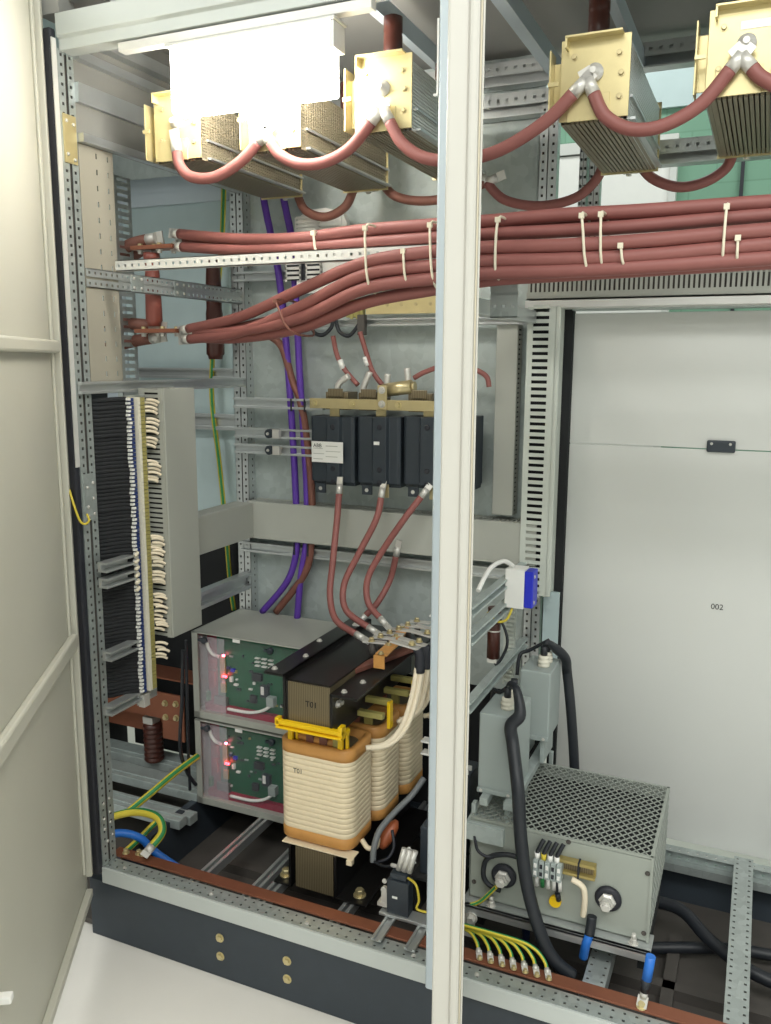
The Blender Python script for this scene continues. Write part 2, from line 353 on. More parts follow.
# left side: upper sheets, depth rails, slotted side sheet
m = MB(); m.box(-.004, .0, .05, .80, 2.115, 2.42); sd = obj('lining_sheet', m, 'dullgrey', cab)
for z, h, dd in ((2.345, .03, .03), (2.30, .02, .02), (2.205, .045, .012), (2.115, .02, .02)):
    m = MB(); m.box(.0, dd, .05, .745, z, z+h); obj('sheet_stiffener', m, 'rail', sd)
m = MB(); m.punch((.022, .05, 1.54), Y3, Z3, .10, .58, .05, 1, .002, .002)
m = MB()
for k, y in enumerate((.052, .092, .132)):
    m.punch((.0, y, 1.542), Y3, Z3, .040, .572, .040, 1, .0002, .0002, .002) if k == 0 else m.punch((.0, y, 1.542), Y3, Z3, .040, .572, .040, 15, .0024, .0065, .002)
slot = obj('slotted_sheet', m, 'dullcream', cab)
m = MB(); m.punch((-.12, .31, .9), Y3, Z3, .07, 1.2, .07, 60, .022, .004, .002); m.box(-.14, -.12, .31, .312, .9, 2.1); obj('ventilated_strip', m, 'galv', cab)
# floor frame: C rails running back and punched rails
for x in (.205, .375, .42, .64):
    m = MB(); m.box(x, x+.010, .10, .78, .152, .176); m.box(x+.020, x+.03, .10, .78, .152, .176); m.box(x, x+.03, .10, .78, .148, .153); obj('floor_rail', m, 'rail', cab, .001)
for y, z, xe in ((.33, .185, -.0), (.385, .170, -.0), (.47, .20, -.035), (.60, .20, -.035)):
    m = MB(); m.box(-.62, xe, y, y+(.085 if z > .19 else .04), z-.03, z); m.box(-.62, xe, y+.02, y+.03, z, z+.004); obj('floor_rail', m, 'galvplate', cab, .002)
for x in (1.585, 1.287):
    m = MB(); m.punch((x, .06, .214), X3, Y3, .05, .73, .025, 1, .001, .001)
    m = MB(); m.punch((x+.018, .06, .214), Y3, -X3, .73, .018, .025, 1, .0030, .0030); m.punch((x+.05, .06, .214), Y3, -X3, .73, .018, .025, 1, .0030, .0030)
    m.box(x+.017, x+.033, .06, .79, .2105, .2135); m.box(x, x+.002, .06, .79, .17, .213); m.box(x+.048, x+.05, .06, .79, .17, .213); fr_ = obj('floor_rail', m, 'galv', cab); m = MB(); m.box(x+.003, x+.047, .062, .788, .20, .2095); obj('rail_shade_strip', m, 'base', fr_)  # dark strip below stands in for shade in the rail holes
m = MB(); m.punch((.95, .785, .165), X3, Z3, W2-.95, .042, .025, 2, .003, .003); m.box(.95, W2, .787, .83, .165, .168); m.box(.95, W2, .76, .787, .14, .164); m.punch((.95, .755, .206), X3, Y3, W2-.95, .03, .025, 1, .003, .003); obj('sill_rail', m, 'galv', cab)
# white cover sheets of the right bay
m = MB(); m.box(1.062, W2, .81, .813, .212, 1.366); cov = obj('cover_sheet', m, 'panel', cab, .001)
m = MB(); m.box(1.062, W2, .81, .813, 1.369, 1.731); cov2 = obj('cover_sheet', m, 'panel', cab, .001)
m = MB(); m.box(1.433, 1.505, .80, .81, 1.360, 1.392); lt = obj('latch_handle', m, 'black', cov, .004)
m = MB(); m.lathe((1.445, .80, 1.383), (0, -1, 0), [(.004, 0), (.003, .002)], 10); m.lathe((1.492, .80, 1.383), (0, -1, 0), [(.004, 0), (.003, .002)], 10); obj('latch_screw', m, 'silver', lt)
text('printed_number', '002', .022, (1.489, .8095, .931), X3, Z3, 'ink', cov)
m = MB(); m.box(1.035, 1.060, .80, .83, .21, 1.76); obj('cover_gap_strip', m, 'darkin', cab)
m = MB(); m.box(1.06, W2, .78, .83, 1.738, 1.752); obj('cover_rail', m, 'galv', cab)
# doors
def frame_dir(a): return V((math.sin(a), -math.cos(a), 0))
def door_part(name, parent, h, d, n, s0, s1, t0, t1, z0, z1, mt, bev=.003):
    m = MB(); c = V(h)+d*((s0+s1)/2)+n*((t0+t1)/2); c.z = (z0+z1)/2
    m.obox(c, d, n, Z3, abs(s1-s0)/2, abs(t1-t0)/2, (z1-z0)/2); return obj(name, m, mt, parent, bev)
h = V((-.035, -.025, 0)); d = frame_dir(math.radians(32)); n = V((d.y, -d.x, 0))    # n points behind the door
if n.x > 0: n = -n
dl = door_part('door', cab, h, d, n, -.012, .98, .004, .018, .125, 2.45, 'cream')
dl['label'] = 'cream door leaf with raised stiffeners'
door_part('door_flange', dl, h, d, n, -.010, .012, -.014, .004, .205, 2.42, 'cream')
door_part('door_flange', dl, h, d, n, .012, .98, -.014, .004, .150, .172, 'cream')
door_part('door_frame_bar', dl, h, d, n, .030, .044, -.004, .004, .23, 2.40, 'cream')
for z0, z1 in ((.862, .902), (1.612, 1.642)):
    door_part('door_stiffener', dl, h, d, n, .02, .98, -.016, .004, z0, z1, 'cream', .006)
door_part('door_seal', dl, h, d, n, -.01, .98, .000, .018, .113, .125, 'rubber', .001)
door_part('door_catch', dl, h, d, n, .742, .762, -.022, .004, .432, .447, 'white', .003)
h2 = V((1.008, -.03, 0)); e2 = V((1.1755, -.5, 0)); d2 = (e2-h2); L2 = d2.length; d2.normalize(); n2 = V((-d2.y, d2.x, 0))   # n2 points right
dr = door_part('door', cab, h2, d2, n2, .012, L2, -.0262, .004, .15, 2.44, 'edgewhite', .004); dr['label'] = 'white door leaf swung open, seen edge-on'
door_part('door_fold', dr, h2, d2, n2, .03, L2+.006, .002, .0165, .15, 2.44, 'edgewhite', .005)
door_part('door_seal', dr, h2, d2, n2, .03, L2-.002, .0165, .0195, .15, 2.44, 'tie', .001)
door_part('door_lip', dr, h2, d2, n2, .03, L2+.001, .0195, .0225, .15, 2.44, 'edgewhite', .001)
# ================================================================ roof resistors
RES = [(.242, 2.064, 'box resistor with brass-coloured end plate, leftmost under the roof, above the left cable terminals'),
       (.510, 2.064, 'box resistor under the roof, its end plate half hidden by the bright lamp'),
       (.777, 2.078, 'box resistor under the roof just left of the white door edge'),
       (1.222, 2.056, 'box resistor under the roof just right of the white door edge'),
       (1.490, 2.072, 'box resistor under the roof at the right edge of the picture')]
def resistor(x, z, label):
    t = thing('box_resistor', label, 'resistor', (x, .35, z), 'box resistors hung under the roof')
    H = .138; hw = .064; y0, y1 = .128, .60
    m = MB(); m.box(x-hw+.012, x+hw-.012, y0+.004, y1, z+.012, z+H-.012); obj('core', m, 'darkin', t)
    m = MB()
    k = 14
    for i in range(k):
        xx = x-hw+(i+.5)*2*hw/k; m.box(xx-.0032, xx+.0032, y0, y1, z, z+.02); m.box(xx-.0032, xx+.0032, y0, y1, z+H-.02, z+H)
    for i in range(20):
        zz = z+(i+.5)*H/20
        m.box(x-hw+.018, x-hw, y0, y1, zz-.0024, zz+.0024)
    for i in range(40 if x < .6 else 0):
        yy = y0+.02+i*(y1-y0-.04)/39; m.box(x+hw-.003, x+hw+.0006, yy-.0016, yy+.0016, z+.004, z+H-.004)
    obj('fin_stack', m, 'fin', t)
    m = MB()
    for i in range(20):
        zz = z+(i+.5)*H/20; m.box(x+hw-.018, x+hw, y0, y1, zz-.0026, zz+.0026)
    obj('lit_side_fins', m, 'litfin' if x > .6 else 'fin', t)  # fins on the lit side; glare is put into the brighter colour
    for s in (-1, 1):
        m = MB(); m.box(x+s*hw-.003, x+s*hw+.005, y0+.02, y1+.01, z+.045, z+.050); m.box(x+s*hw-.003, x+s*hw+.012, y0+.02, y1+.01, z+.004, z+.009); obj('edge_rail', m, 'rail', t)
    m = MB(); m.box(x-.066, x+.066, .120, .124, z+.004, z+H+.014); p = obj('end_plate', m, 'gold', t, .001)
    m = MB(); m.box(x-.086, x-.083, .108, .15, z+.008, z+H-.004); m.box(x-.083, x-.066, .140, .144, z+.02, z+H-.02); m.box(x-.086, x-.066, .100, .105, z+.066, z+.074)
    obj('edge_bracket', m, 'gold', t, .0005)
    m = MB(); m.box(x-.055, x+.052, .098, .124, z+H+.012, z+H+.016); m.box(x-.055, x-.051, .098, .124, z+H-.006, z+H+.014); obj('hanger_bracket', m, 'gold', t, .0005)
    m = MB(); m.box(x-.050, x+.030, .1165, .120, z+.002, z+.05); obj('lug_plate', m, 'gold', t, .001)
    for dx, dz in ((-.04, .12), (.045, .118), (.05, .082), (.048, .04), (-.045, .05)):
        m = MB(); m.bolt((x+dx, .120, z+dz), (0, -1, 0), .0048, .004); obj('plate_screw', m, 'brass', p)
    m = MB(); m.lathe((x+.0, .120, z+.088), (0, -1, 0), [(.017, 0), (.017, .004), (.010, .0045), (.010, .012), (.006, .0125), (.006, .022)], 16); obj('terminal_bolt', m, 'silver', t)
    m = MB(); m.box(x-.068, x+.068, y1, y1+.004, z-.004, z+H+.014); obj('end_plate', m, 'gold', t)
    m = MB(); m.bolt((x-.005, .63, z+.003), (0, 0, -1), .007, .006); m.box(x-.02, x+.02, .604, .645, z+.003, z+.007); obj('end_terminal', m, 'silver', t)
    if abs(x-.242) < .01 or x > 1.4:
        m = MB(); m.box(x-.012, x+.040, .1188, .120, z+.112, z+.126); obj('rating_label', m, 'white', p)
    return t
for r in RES: resistor(*r)
INS = ['above the leftmost box resistor', 'above the box resistor behind the lamp', 'above the box resistor left of the white door edge', 'above the box resistor right of the white door edge', 'above the box resistor at the right edge of the picture']
for (x, z, _), w in zip(RES, INS):
    for k, yy in enumerate((.20, .52)):
        zb = z+.157
        m = MB(); prof = [(.010, 0), (.010, .012), (.019, .014), (.021, .03), (.021, .06), (.020, .064), (.021, .068), (.021, .098), (.012, .10), (.012, 2.337-zb)]
        m.lathe((x-.012, yy, zb), Z3, prof, 18)
        tag(obj('standoff_insulator', m, 'ceramic'), 'brown hanging insulator %s, %s end' % (w, 'front' if k == 0 else 'rear'), 'insulator', 'brown insulators holding the resistors')
# link cables between the resistors
def lug(mb, p, d, r=.011, L=.03, flat=.022):
    p = V(p); d = V(d).normalized(); mb.cyl(p, p+d*L, r*1.02, r*.95, 12)
    mb.bar(p+d*L*.9, p+d*(L+flat), r*1.9, .004, up=(0, 1, 0))
def cable(name, pts, r, mt, label, cat='cable', group=None, lug0=False, lug1=False, n=12, sub=6, rfun=None, uv=False):
    m = MB(); m.tube(pts, r, n, sub, rfun=rfun, uv=uv)
    need = lug0 or lug1
    if not need: return tag(obj(name, m, mt), label, cat, group)
    t = thing(name, label, cat, tuple(pts[len(pts)//2]), group)
    obj('sheath', m, mt, t)
    P = smooth_path(pts, sub)
    if lug0: m = MB(); lug(m, P[0], P[0]-P[1], r); obj('lug', m, 'silver', t)
    if lug1: m = MB(); lug(m, P[-1], P[-1]-P[-2], r); obj('lug', m, 'silver', t)
    return t
G1 = 'red jumper cables between the resistor fronts'
FR = [([(177, 152), (180, 166), (192, 177), (215, 177), (240, 162), (258, 142)], .104, 'from the leftmost resistor to the second'),
      ([(271, 143), (280, 155), (300, 164), (325, 162), (350, 148), (371, 122)], .104, 'from the second resistor to the third'),
      ([(390, 122), (402, 143), (425, 158), (460, 160), (500, 150), (545, 122), (573, 94)], .104, 'crossing behind the white door edge'),
      ([(594, 94), (605, 116), (630, 129), (662, 126), (700, 105), (730, 70)], .104, 'right of the white door edge'),
      ([(752, 68), (762, 78), (785, 88), (830, 92), (880, 70), (960, 40)], .104, 'leaving the rightmost resistor to the right')]
for pts, Y, w in FR:
    cable('resistor_link_cable', pxpath(*pts, Y=Y), .0128, 'cablered', 'red jumper cable on the resistor fronts, %s' % w, 'cable', G1, True, True)
BK = [([(296, 190), (305, 210), (325, 217), (345, 207), (354, 188)], 'leftmost, below the lamp'),
      ([(381, 182), (395, 196), (420, 201), (450, 197), (487, 182)], 'crossing behind the white door edge'),
      ([(487, 183), (505, 200), (540, 206), (575, 198), (596, 180), (604, 162)], 'just right of the white door edge'),
      ([(637, 160), (652, 178), (678, 187), (705, 182), (726, 168), (733, 152)], 'against the green wall')]
for pts, w in BK:
    cable('resistor_link_cable', pxpath(*pts, Y=.63), .0125, 'brown' if pts[0][0] < 460 else 'cablered', 'dark red jumper cable low on the resistor backs, %s' % w, 'cable', 'red jumper cables between the resistor backs', True, True)
# ================================================================ cabinet lamp
t = thing('cabinet_lamp', 'glaring white cabinet lamp under the top rail', 'lamp', (.51, .03, 2.12))
m = MB(); a, b = at(172, 100, Y=.01), at(330, 100, Y=.01); m.box(a.x, b.x, .005, .055, 2.135, 2.272); obj('diffuser', m, 'lampglow', t, .006)
m = MB(); m.box(a.x-.01, b.x+.015, .0, .06, 2.272, 2.279); m.box(b.x+.001, b.x+.012, .004, .056, 2.22, 2.272); obj('lamp_housing', m, 'whitezinc', t, .002)
m = MB(); m.box(.17, .80, .01, .035, 2.283, 2.302); tag(obj('lamp_mounting_bar', m, 'whitezinc', bev=.001), 'pale flat bar carrying the cabinet lamp below the top rail', 'mounting bar')
m = MB(); m.tube([(.72, .03, 2.31), (.80, .05, 2.318), (.88, .06, 2.335), (.945, .08, 2.36)], .0055); tag(obj('lamp_cable', m, 'rubber'), 'thin dark cable running from the lamp bar to the roof', 'cable')
# ================================================================ heavy cable bundle
xs = (185, 240, 300, 364, 430, 489, 560, 640, 771, 900)
YU = (.33, .24, .16, .14, .135, .135, .135, .135, .135, .14)
YL = (.33, .26, .16, .085, .080, .080, .080, .080, .080, .085)
B = [('topmost of the cables in the upper pair', (234, 239, 238, 230, 225, 221, 215, 211, 202, 195), YU, 180),
     ('second of the upper pair, resting on the perforated strut', (247, 250, 248, 243, 238, 234, 231, 226, 215, 208), YU, 183),
     ('topmost of the cables that rise from the lower terminals', (329, 317, 290, 263, 252, 247.5, 245.5, 241, 230, 222), YL, 189),
     ('second of the cables that rise from the lower terminals', (339, 332, 307, 275, 266, 261, 259.5, 256, 244.5, 236), YL, 190),
     ('third of the cables that rise from the lower terminals', (332, 331, 318, 289, 279, 273, 271, 267, 258, 250), YL, 196),
     ('lowest cable of the bundle', (338, 338, 328, 303, 290, 280, 275, 270, 262, 256), tuple(y+.03 for y in YL), 200),
     ('cable at the back of the bundle, behind the topmost one', (241, 244, 243, 238, 231, 227, 223, 219, 209, 201), tuple(y+.028 for y in YU), 186),
     ('hidden behind the second lower cable', (334, 328, 312, 283, 273, 267, 265, 261, 251, 243), tuple(y+.030 for y in YL), 198)]
for w, ys, YY, x0 in B:
    pts = [at(x0, ys[0], Y=YY[0])]+[at(x, y, Y=Y) for x, y, Y in list(zip(xs, ys, YY))[1:]]
    pts.append(V((2.29, YY[-1], pts[-1].z)))
    cable('power_cable', pts, .0136, 'cablered', 'thick brick red power cable, %s' % w, 'cable', 'thick red cables in the horizontal bundle', True, False, 14, 8)
def tie(p_top, p_bot, Yf, Yb, label, mt='tie', xo=0):
    a, b = at(*p_top, Y=Yf), at(*p_bot, Y=Yf); mid = (a+b)/2; hz = abs(a.z-b.z)/2
    P = []
    for k in range(28):
        an = 2*math.pi*k/28; c, s = math.cos(an), math.sin(an)
        f = (abs(c)**.5)*(1 if c >= 0 else -1)
        P.append(V((mid.x+(a.x-mid.x)*s, (Yf+Yb)/2-(Yb-Yf)/2*f, mid.z+hz*(abs(s)**.7)*(1 if s >= 0 else -1))))
    m = MB(); m.tube(P+[P[0]], .0028, 6, 1, closed=True)
    hd = P[4]; m.obox(hd+V((0, -.003, 0)), X3, Y3, Z3, .005, .004, .005)
    return tag(obj('cable_tie', m, mt), label, 'cable tie', 'cable ties round the thick red cables')
tie((312, 231), (317, 257), .117, .175, 'pale cable tie round the upper cable pair, leftmost of the ties')
tie((363, 222), (368, 292), .063, .16, 'pale cable tie spanning all cables, left of the short tie near the white door edge')
tie((402, 248), (406, 285), .063, .13, 'short pale cable tie round the lower cables, left of the white door edge')
tie((428, 219), (433, 288), .063, .16, 'pale cable tie nearest the left side of the white door edge')
tie((497, 214), (494, 278), .063, .16, 'pale cable tie nearest the right side of the white door edge')
tie((580, 210), (587, 274), .063, .16, 'tall pale cable tie, left of the close pair right of the white door edge')
tie((600, 209), (601, 268), .063, .16, 'tall pale cable tie, right of the close pair right of the white door edge')
tie((620, 244), (623, 264), .063, .10, 'short pale cable tie low on the bundle beside the close pair')
tie((727, 201), (722, 262), .063, .16, 'tall pale cable tie near the right edge of the picture')
tie((738, 236), (737, 259), .063, .10, 'short pale cable tie near the right edge of the picture')
tie((271, 298), (292, 335), .118, .25, 'dark cable tie round the rising lower cables', 'brown')
# busbars and insulators at the left end of the bundle
for nm, z, y in (('upper', 1.898, .345), ('lower', 1.672, .345)):
    t = thing('copper_busbar', '%s copper connection bar with bolted lugs at the left end of the red cables' % nm, 'busbar', (-.03, y, z))
    m = MB(); m.box(-.08, .062, y-.026, y+.026, z, z+.011); obj('bar', m, 'copper', t, .001)
    for i in range(4):
        m = MB(); m.bolt((-.06+.033*i, y-.008+(i % 2)*.02, z+.008), Z3, .007, .008); obj('bar_bolt', m, 'brass', t)
        m = MB(); m.bolt((-.06+.033*i, y-.008+(i % 2)*.02, z), (0, 0, -1), .007, .008); obj('bar_bolt', m, 'silver', t)
def busins(x, y, z0, z1, label, mt='redinsul', r=.021):
    m = MB(); h = z1-z0; m.lathe((x, y, z0), Z3, [(r*.85, 0), (r*.95, .012), (r*1.12, .016), (r*1.05, h*.45), (r*.95, h*.5), (r*.98, h*.7), (r*.85, h-.035), (r*1.1, h-.012), (r*1.05, h)], 18)
    tag(obj('busbar_insulator', m, mt), label, 'insulator')
busins(-.028, .345, 1.69, 1.890, 'red-brown post insulator between the two copper bars, behind the punched side rail')
busins(-.072, .70, 1.60, 1.92, 'dark brown post insulator deep behind the side rail, at the rear', 'ceramic', .026)
for i, (p, q, w) in enumerate(((((148, 240), (130, 245), (105, 262)), .36, 'upper copper bar, front one'), (((150, 247), (135, 254), (108, 275)), .40, 'upper copper bar, rear one'), (((152, 326), (135, 324), (100, 322)), .36, 'lower copper bar, top one'), (((152, 338), (135, 341), (100, 350)), .37, 'lower copper bar, bottom one'))):
    cable('feeder_cable', pxpath(*p, Y=q), .017, 'brown', 'brown cable behind the slotted cream sheet, from the %s' % w, 'cable', None, True, False)
# punched rails of the left side
def prail(name, o, u, v, L, W, rows, pitch, label, mt='rail', depth=.018, hole=.0032):
    o = V(o); u = V(u); v = V(v); w = u.cross(v)*-1
    m = MB(); g = .006 if rows == 2 else 0
    if rows == 2:
        m.punch(o, u, v, L, (W-g)/2, pitch, 1, hole, hole); m.punch(o+v*((W+g)/2), u, v, L, (W-g)/2, pitch, 1, hole, hole)
        m.obox(o+u*L/2+v*W/2+w*.006, u, v, w, L/2, g/2+.001, .001)
    else: m.punch(o, u, v, L, W, pitch, 1, hole, hole)
    for s in (0, 1): m.obox(o+u*L/2+v*(W*s+(.001 if s == 0 else -.001))+w*depth/2, u, v, w, L/2, .001, depth/2)
    return tag(obj(name, m, mt), label, 'mounting rail')
t = prail('punched_rail', (.004, .052, 1.775), Y3, Z3, .71, .046, 2, .0205, 'grey twin-row punched rail running back across the left side, under the white strut')
for y in (.215, .40):
    m = MB(); m.box(.004, .0065, y, y+.05, 1.776, 1.82); jp = obj('joint_plate', m, 'galv', t)
    for dy, dz in ((.01, .01), (.04, .01), (.01, .034), (.04, .034)):
        m = MB(); m.lathe((.0065, y+dy, 1.776+dz), X3, [(.0045, 0), (.004, .003), (.001, .0035)], 10); obj('rivet', m, 'silver', jp)
m = MB(); m.box(.0, .046, .0, .05, 1.772, 1.778); m.box(.0, .046, 0.0, .05, 1.818, 1.824); m.box(.043, .046, .0, .05, 1.778, 1.818)
prail('perforated_strut', (.05, .105, 1.816), X3, Z3, .90, .026, 1, .021, 'white perforated strut running level below the upper red cable pair', 'whitezinc', .02)
m = MB(); m.box(.93, .975, .05, .72, 1.66, 1.70); 
prail('hanger_strut', (1.013, .16, 1.69), X3, Z3, .06, .10, 2, .02, 'short galvanised punched bracket just right of the white door edge, under the cable bundle', 'galv', .02)
# ================================================================ left side: rails, terminal strip, ducts
def crail(y0, y1, x, z, h, label, d=.014, ax='y', mt='rail', name='mounting_rail'):
    m = MB()
    poly = [(0, 0), (d, 0), (d, h*.22), (d*.35, h*.22), (d*.35, h*.78), (d, h*.78), (d, h), (0, h)]
    if ax == 'y': m.prism([(x+a, z+b) for a, b in poly], 'y', y0, y1)
    else: m.prism([(x-a, z+b) for a, b in poly], 'x', y0, y1)
    return tag(obj(name, m, mt, bev=.0008), label, 'mounting rail')
crail(.002, .74, .002, 1.512, .03, 'zinc rail running back along the left side, above the black wires and grey side duct')
crail(.002, .112, .034, 1.060, .026, 'short zinc rail beside the left post, upper of the middle pair behind the black wires', .03)
crail(.002, .112, .034, 1.018, .026, 'short zinc rail beside the left post, lower of the middle pair behind the black wires', .03)
crail(.002, .112, .034, .822, .026, 'short zinc rail beside the left post, near the foot of the black wires', .03)
crail(.002, .16, .026, .670, .026, 'short zinc rail beside the left post, just above the copper bar', .03)
crail(.30, .74, -.012, .835, .055, 'grey rail running back under the horizontal duct on the left side', .03)
t = thing('terminal_rail', 'vertical rail carrying the long terminal strip, ending in a bolt over the ribbed insulator', 'mounting rail', (.045, .15, .66))
m = MB(); m.box(.040, .044, .118, .20, .655, 1.505); obj('rail', m, 'rail', t)
m = MB(); m.box(.04, .06, .125, .15, .648, .685); m.box(.04, .052, .155, .165, .66, .70); obj('end_clamp', m, 'silver', t, .001)
NT = 79; Z0, DZ = .695, .0102
proto = None
for i in range(NT):
    z = Z0+i*DZ
    if i == 0:
        proto = thing('terminal_block', 'slim olive and navy terminal block in the long vertical terminal strip', 'terminal block', (.05, .15, z), 'terminal blocks in the vertical strip')
        m = MB(); m.box(.044, .066, .121, .131, z, z+.0086); obj('inlet', m, 'navy', proto)
        m = MB(); m.box(.044, .072, .139, .149, z, z+.0098); obj('marker', m, 'porcelain', proto)
        m = MB(); m.box(.044, .071, .151, .168, z, z+.0088); m.box(.044, .062, .168, .176, z, z+.0088); m.box(.044, .054, .132, .139, z, z+.0088); obj('body', m, 'olive', proto)
    else: dup(proto, (0, 0, i*DZ))
# black wires: level loops from the strip to behind the post
wp = fp2 = None
for i in range(NT):
    z = Z0+.006+i*DZ
    if i == 0:
        wp = thing('control_wire', 'thin black wire in the level stack between the left post and the terminal strip', 'wire', (.03, .09, z), 'black wires in the level stack')
        m = MB(); m.tube([(.055, .116, z), (.045, .110, z), (.028, .098, z-.001), (.014, .080, z-.002), (.004, .064, z-.003), (-.012, .056, z-.003), (-.05, .066, z-.003)], .0064, 8, 4); obj('insulation', m, 'wireblack', wp)
        m = MB(); m.box(.052, .066, .112, .121, z-.003, z+.003); obj('ferrule', m, 'white', wp)
    else:
        w = dup(wp, (random.uniform(-.002, .003), random.uniform(-.002, .0), i*DZ))
yz = [(1.055, 1.0), ]
# white wire ends between strip and duct: bundled, with gaps as in the photo
gaps = [(.69, .78), (.83, .855), (.965, .985), (1.03, 1.05), (1.13, 1.275), (1.335, 1.37), (1.40, 1.41), (1.445, 1.455)]
wt = None; k = 0
for i in range(NT):
    z = Z0+.004+i*DZ
    if any(a < z < b for a, b in gaps): continue
    if wt is None:
        wt = thing('white_wire', 'short white wire end going from the terminal strip into the slotted duct', 'wire', (.05, .20, z), 'white wire ends at the terminal strip'); z00 = z
        m = MB(); m.tube([(.064, .174, z), (.072, .183, z), (.080, .192, z-.003), (.086, .199, z-.009)], .0038, 8, 4); obj('insulation', m, 'tape', wt)
    else:
        dup(wt, (random.uniform(-.008, .008), random.uniform(-.006, .002), z-z00+random.uniform(-.003, .003)))
for i in range(12):
    z = 1.055+i*.0095-.06
    m = MB(); m.tube([(.060, .176, z), (.076, .188, z), (.084, .199, z-.006)], .0048, 8, 3) if i % 2 else m.tube([(.062, .120, z), (.072, .112, z), (.070, .102, z-.005)], .0045, 8, 3)
    tag(obj('yellow_wire', m, 'tie'), 'short pale yellow wire end at the middle of the terminal strip', 'wire', 'pale yellow wire ends at the terminal strip')
def duct(name, label, o, u, v, w, L, W, D, pitch, mt='duct', slots=(True, True), cover=True, finger=.62):
    """slotted duct: length along u, cover width along v, depth along w (w points from cover to its back)."""
    o, u, v, w = V(o), V(u), V(v), V(w)
    t = thing(name, label, 'cable duct', tuple(o+u*L/2+w*D/2))
    if cover:
        m = MB(); m.obox(o+u*L/2+v*W/2+w*.003, u, v, w, L/2, W/2, .003); obj('cover', m, mt, t, .002)
    m = MB(); m.obox(o+u*L/2+v*W/2+w*(D-.001), u, v, w, L/2, W/2, .001)
    for side, on in ((0, slots[0]), (1, slots[1])):
        c = o+v*(W*side+(.0015 if side == 0 else -.0015))
        m.obox(c+u*L/2+w*(D*.88), u, v, w, L/2, .0015, D*.11); m.obox(c+u*L/2+w*(.006+D*.08), u, v, w, L/2, .0015, D*.08)
        if on:
            n = int(L/pitch)
            for i in range(n): m.obox(c+u*((i+.5)*L/n)+w*(.003+D*.465), u, v, w, L/n*finger/2, .0015, D*.305-.003)
        else: m.obox(c+u*L/2+w*D*.45, u, v, w, L/2, .0015, D*.4)
    obj('trough', m, mt, t)
    m = MB(); m.obox(o+u*L/2+v*W/2+w*(D*.52), u, v, w, L/2-.004, W/2-.005, D*.43); obj('dark_fill', m, 'darkin', t)  # plain dark block behind the slots
    return t
duct('vertical_duct', 'tall grey slotted wiring duct on the left side, right of the terminal strip', (.105, .205, .832), Z3, Y3, -X3, .69, .135, .085, .0135)
duct('horizontal_duct', 'grey wiring duct running back along the left side, behind the tall left duct', (.055, .345, 1.022), Y3, Z3, -X3, .36, .115, .07, .0135)
duct('horizontal_duct', 'long grey wiring duct running across the rear, below the black power switches', (.03, .705, 1.018), X3, Z3, Y3, .97, .123, .08, .0125)
duct('vertical_duct', 'grey slotted wiring duct at the rear, right of the power switches', (.858, .735, 1.155), Z3, X3, Y3, .545, .062, .05, .0135)
# wide light duct beside the white cover: its slotted face looks forward
t = thing('vertical_duct', 'tall pale duct with a ladder of slots, left of the white cover sheets', 'cable duct', (1.01, .72, .93))
m = MB(); x0, x1 = .955, 1.035; zz0, zz1 = .935, 1.745; n = 42
m.box(x0, x0+.016, .70, .703, zz0, zz1); m.box(x1-.020, x1, .70, .703, zz0, zz1)
for i in range(n+1):
    z = zz0+(zz1-zz0)*i/n; m.box(x0+.016, x1-.02, .70, .703, z-.0052, z+.0052)
m.box(x0, x0+.003, .703, .76, zz0, zz1); m.box(x0, x1, .757, .76, zz0, zz1); obj('trough', m, 'ductlight', t)
m = MB(); m.box(x1-.003, x1+.003, .70, .79, zz0, zz1); m.box(x1, x1+.012, .70, .704, zz0, zz1); obj('cover', m, 'ductlight', t, .002)
m = MB(); m.box(x0+.01, x1-.01, .725, .75, zz0+.01, zz1-.01); obj('dark_fill', m, 'darkin', t)  # plain dark block behind the ladder of slots
# slotted duct over the white cover sheets
t = thing('horizontal_duct', 'long grey comb duct lying above the white cover sheets, under the red cables', 'cable duct', (1.5, .72, 1.76))
m = MB(); L0, L1 = .945, 2.25; n = 105
for i in range(n):
    x = L0+(L1-L0)*(i+.5)/n; m.box(x-.0036, x+.0036, .72, .722, 1.785, 1.842)
m.box(L0, L1, .72, .723, 1.765, 1.785); m.box(L0, L1, .72, .79, 1.765, 1.768); m.box(L0, L1, .787, .79, 1.768, 1.842); obj('trough', m, 'duct', t)
m = MB(); m.box(L0, L1, .735, .775, 1.77, 1.82); obj('dark_fill', m, 'base', t)  # plain dark block behind the comb
m = MB(); m.box(.945, 2.25, .705, .80, 1.742, 1.762); tag(obj('shelf_rail', m, 'whitezinc', bev=.002), 'pale rail under the comb duct above the white cover sheets', 'mounting rail')
# rear horizontal rails
for z, h, x1, w, kn in ((1.445, .034, .31, 'topmost, meeting the pale connecting bar', 0), (1.350, .032, .31, 'upper of the two with black knobs', 1), (1.297, .032, .31, 'lower of the two with black knobs', 1)):
    t = crail(-.02, x1, .735, z, h, 'zinc rail left of the black power switches, %s' % w, .02, 'x')
    if kn:
        m = MB(); m.lathe((.12, .715, z+.016), -Y3, [(.014, 0), (.015, .004), (.015, .012), (.012, .016)], 16); r = obj('rail_knob', m, 'black', t); r['label'] = 'black round clamp knob'
        m = MB(); m.lathe((.12, .699, z+.016), -Y3, [(.005, 0), (.004, .005)], 10); obj('stud', m, 'silver', r)
        m = MB(); m.box(.135, .16, .700, .716, z+.002, z+.03); obj('clamp', m, 'silver', r, .001)
crail(-.02, .95, .755, .962, .034, 'long zinc rail across the rear, directly below the long grey duct', .02, 'x')
crail(-.02, .30, .755, 1.845, .030, 'zinc rail across the rear behind the upper cable pair', .02, 'x')
crail(-.50, -.04, .835, 1.535, .035, 'grey bar across the pale back sheet, upper of the two left bars', .02, 'x')
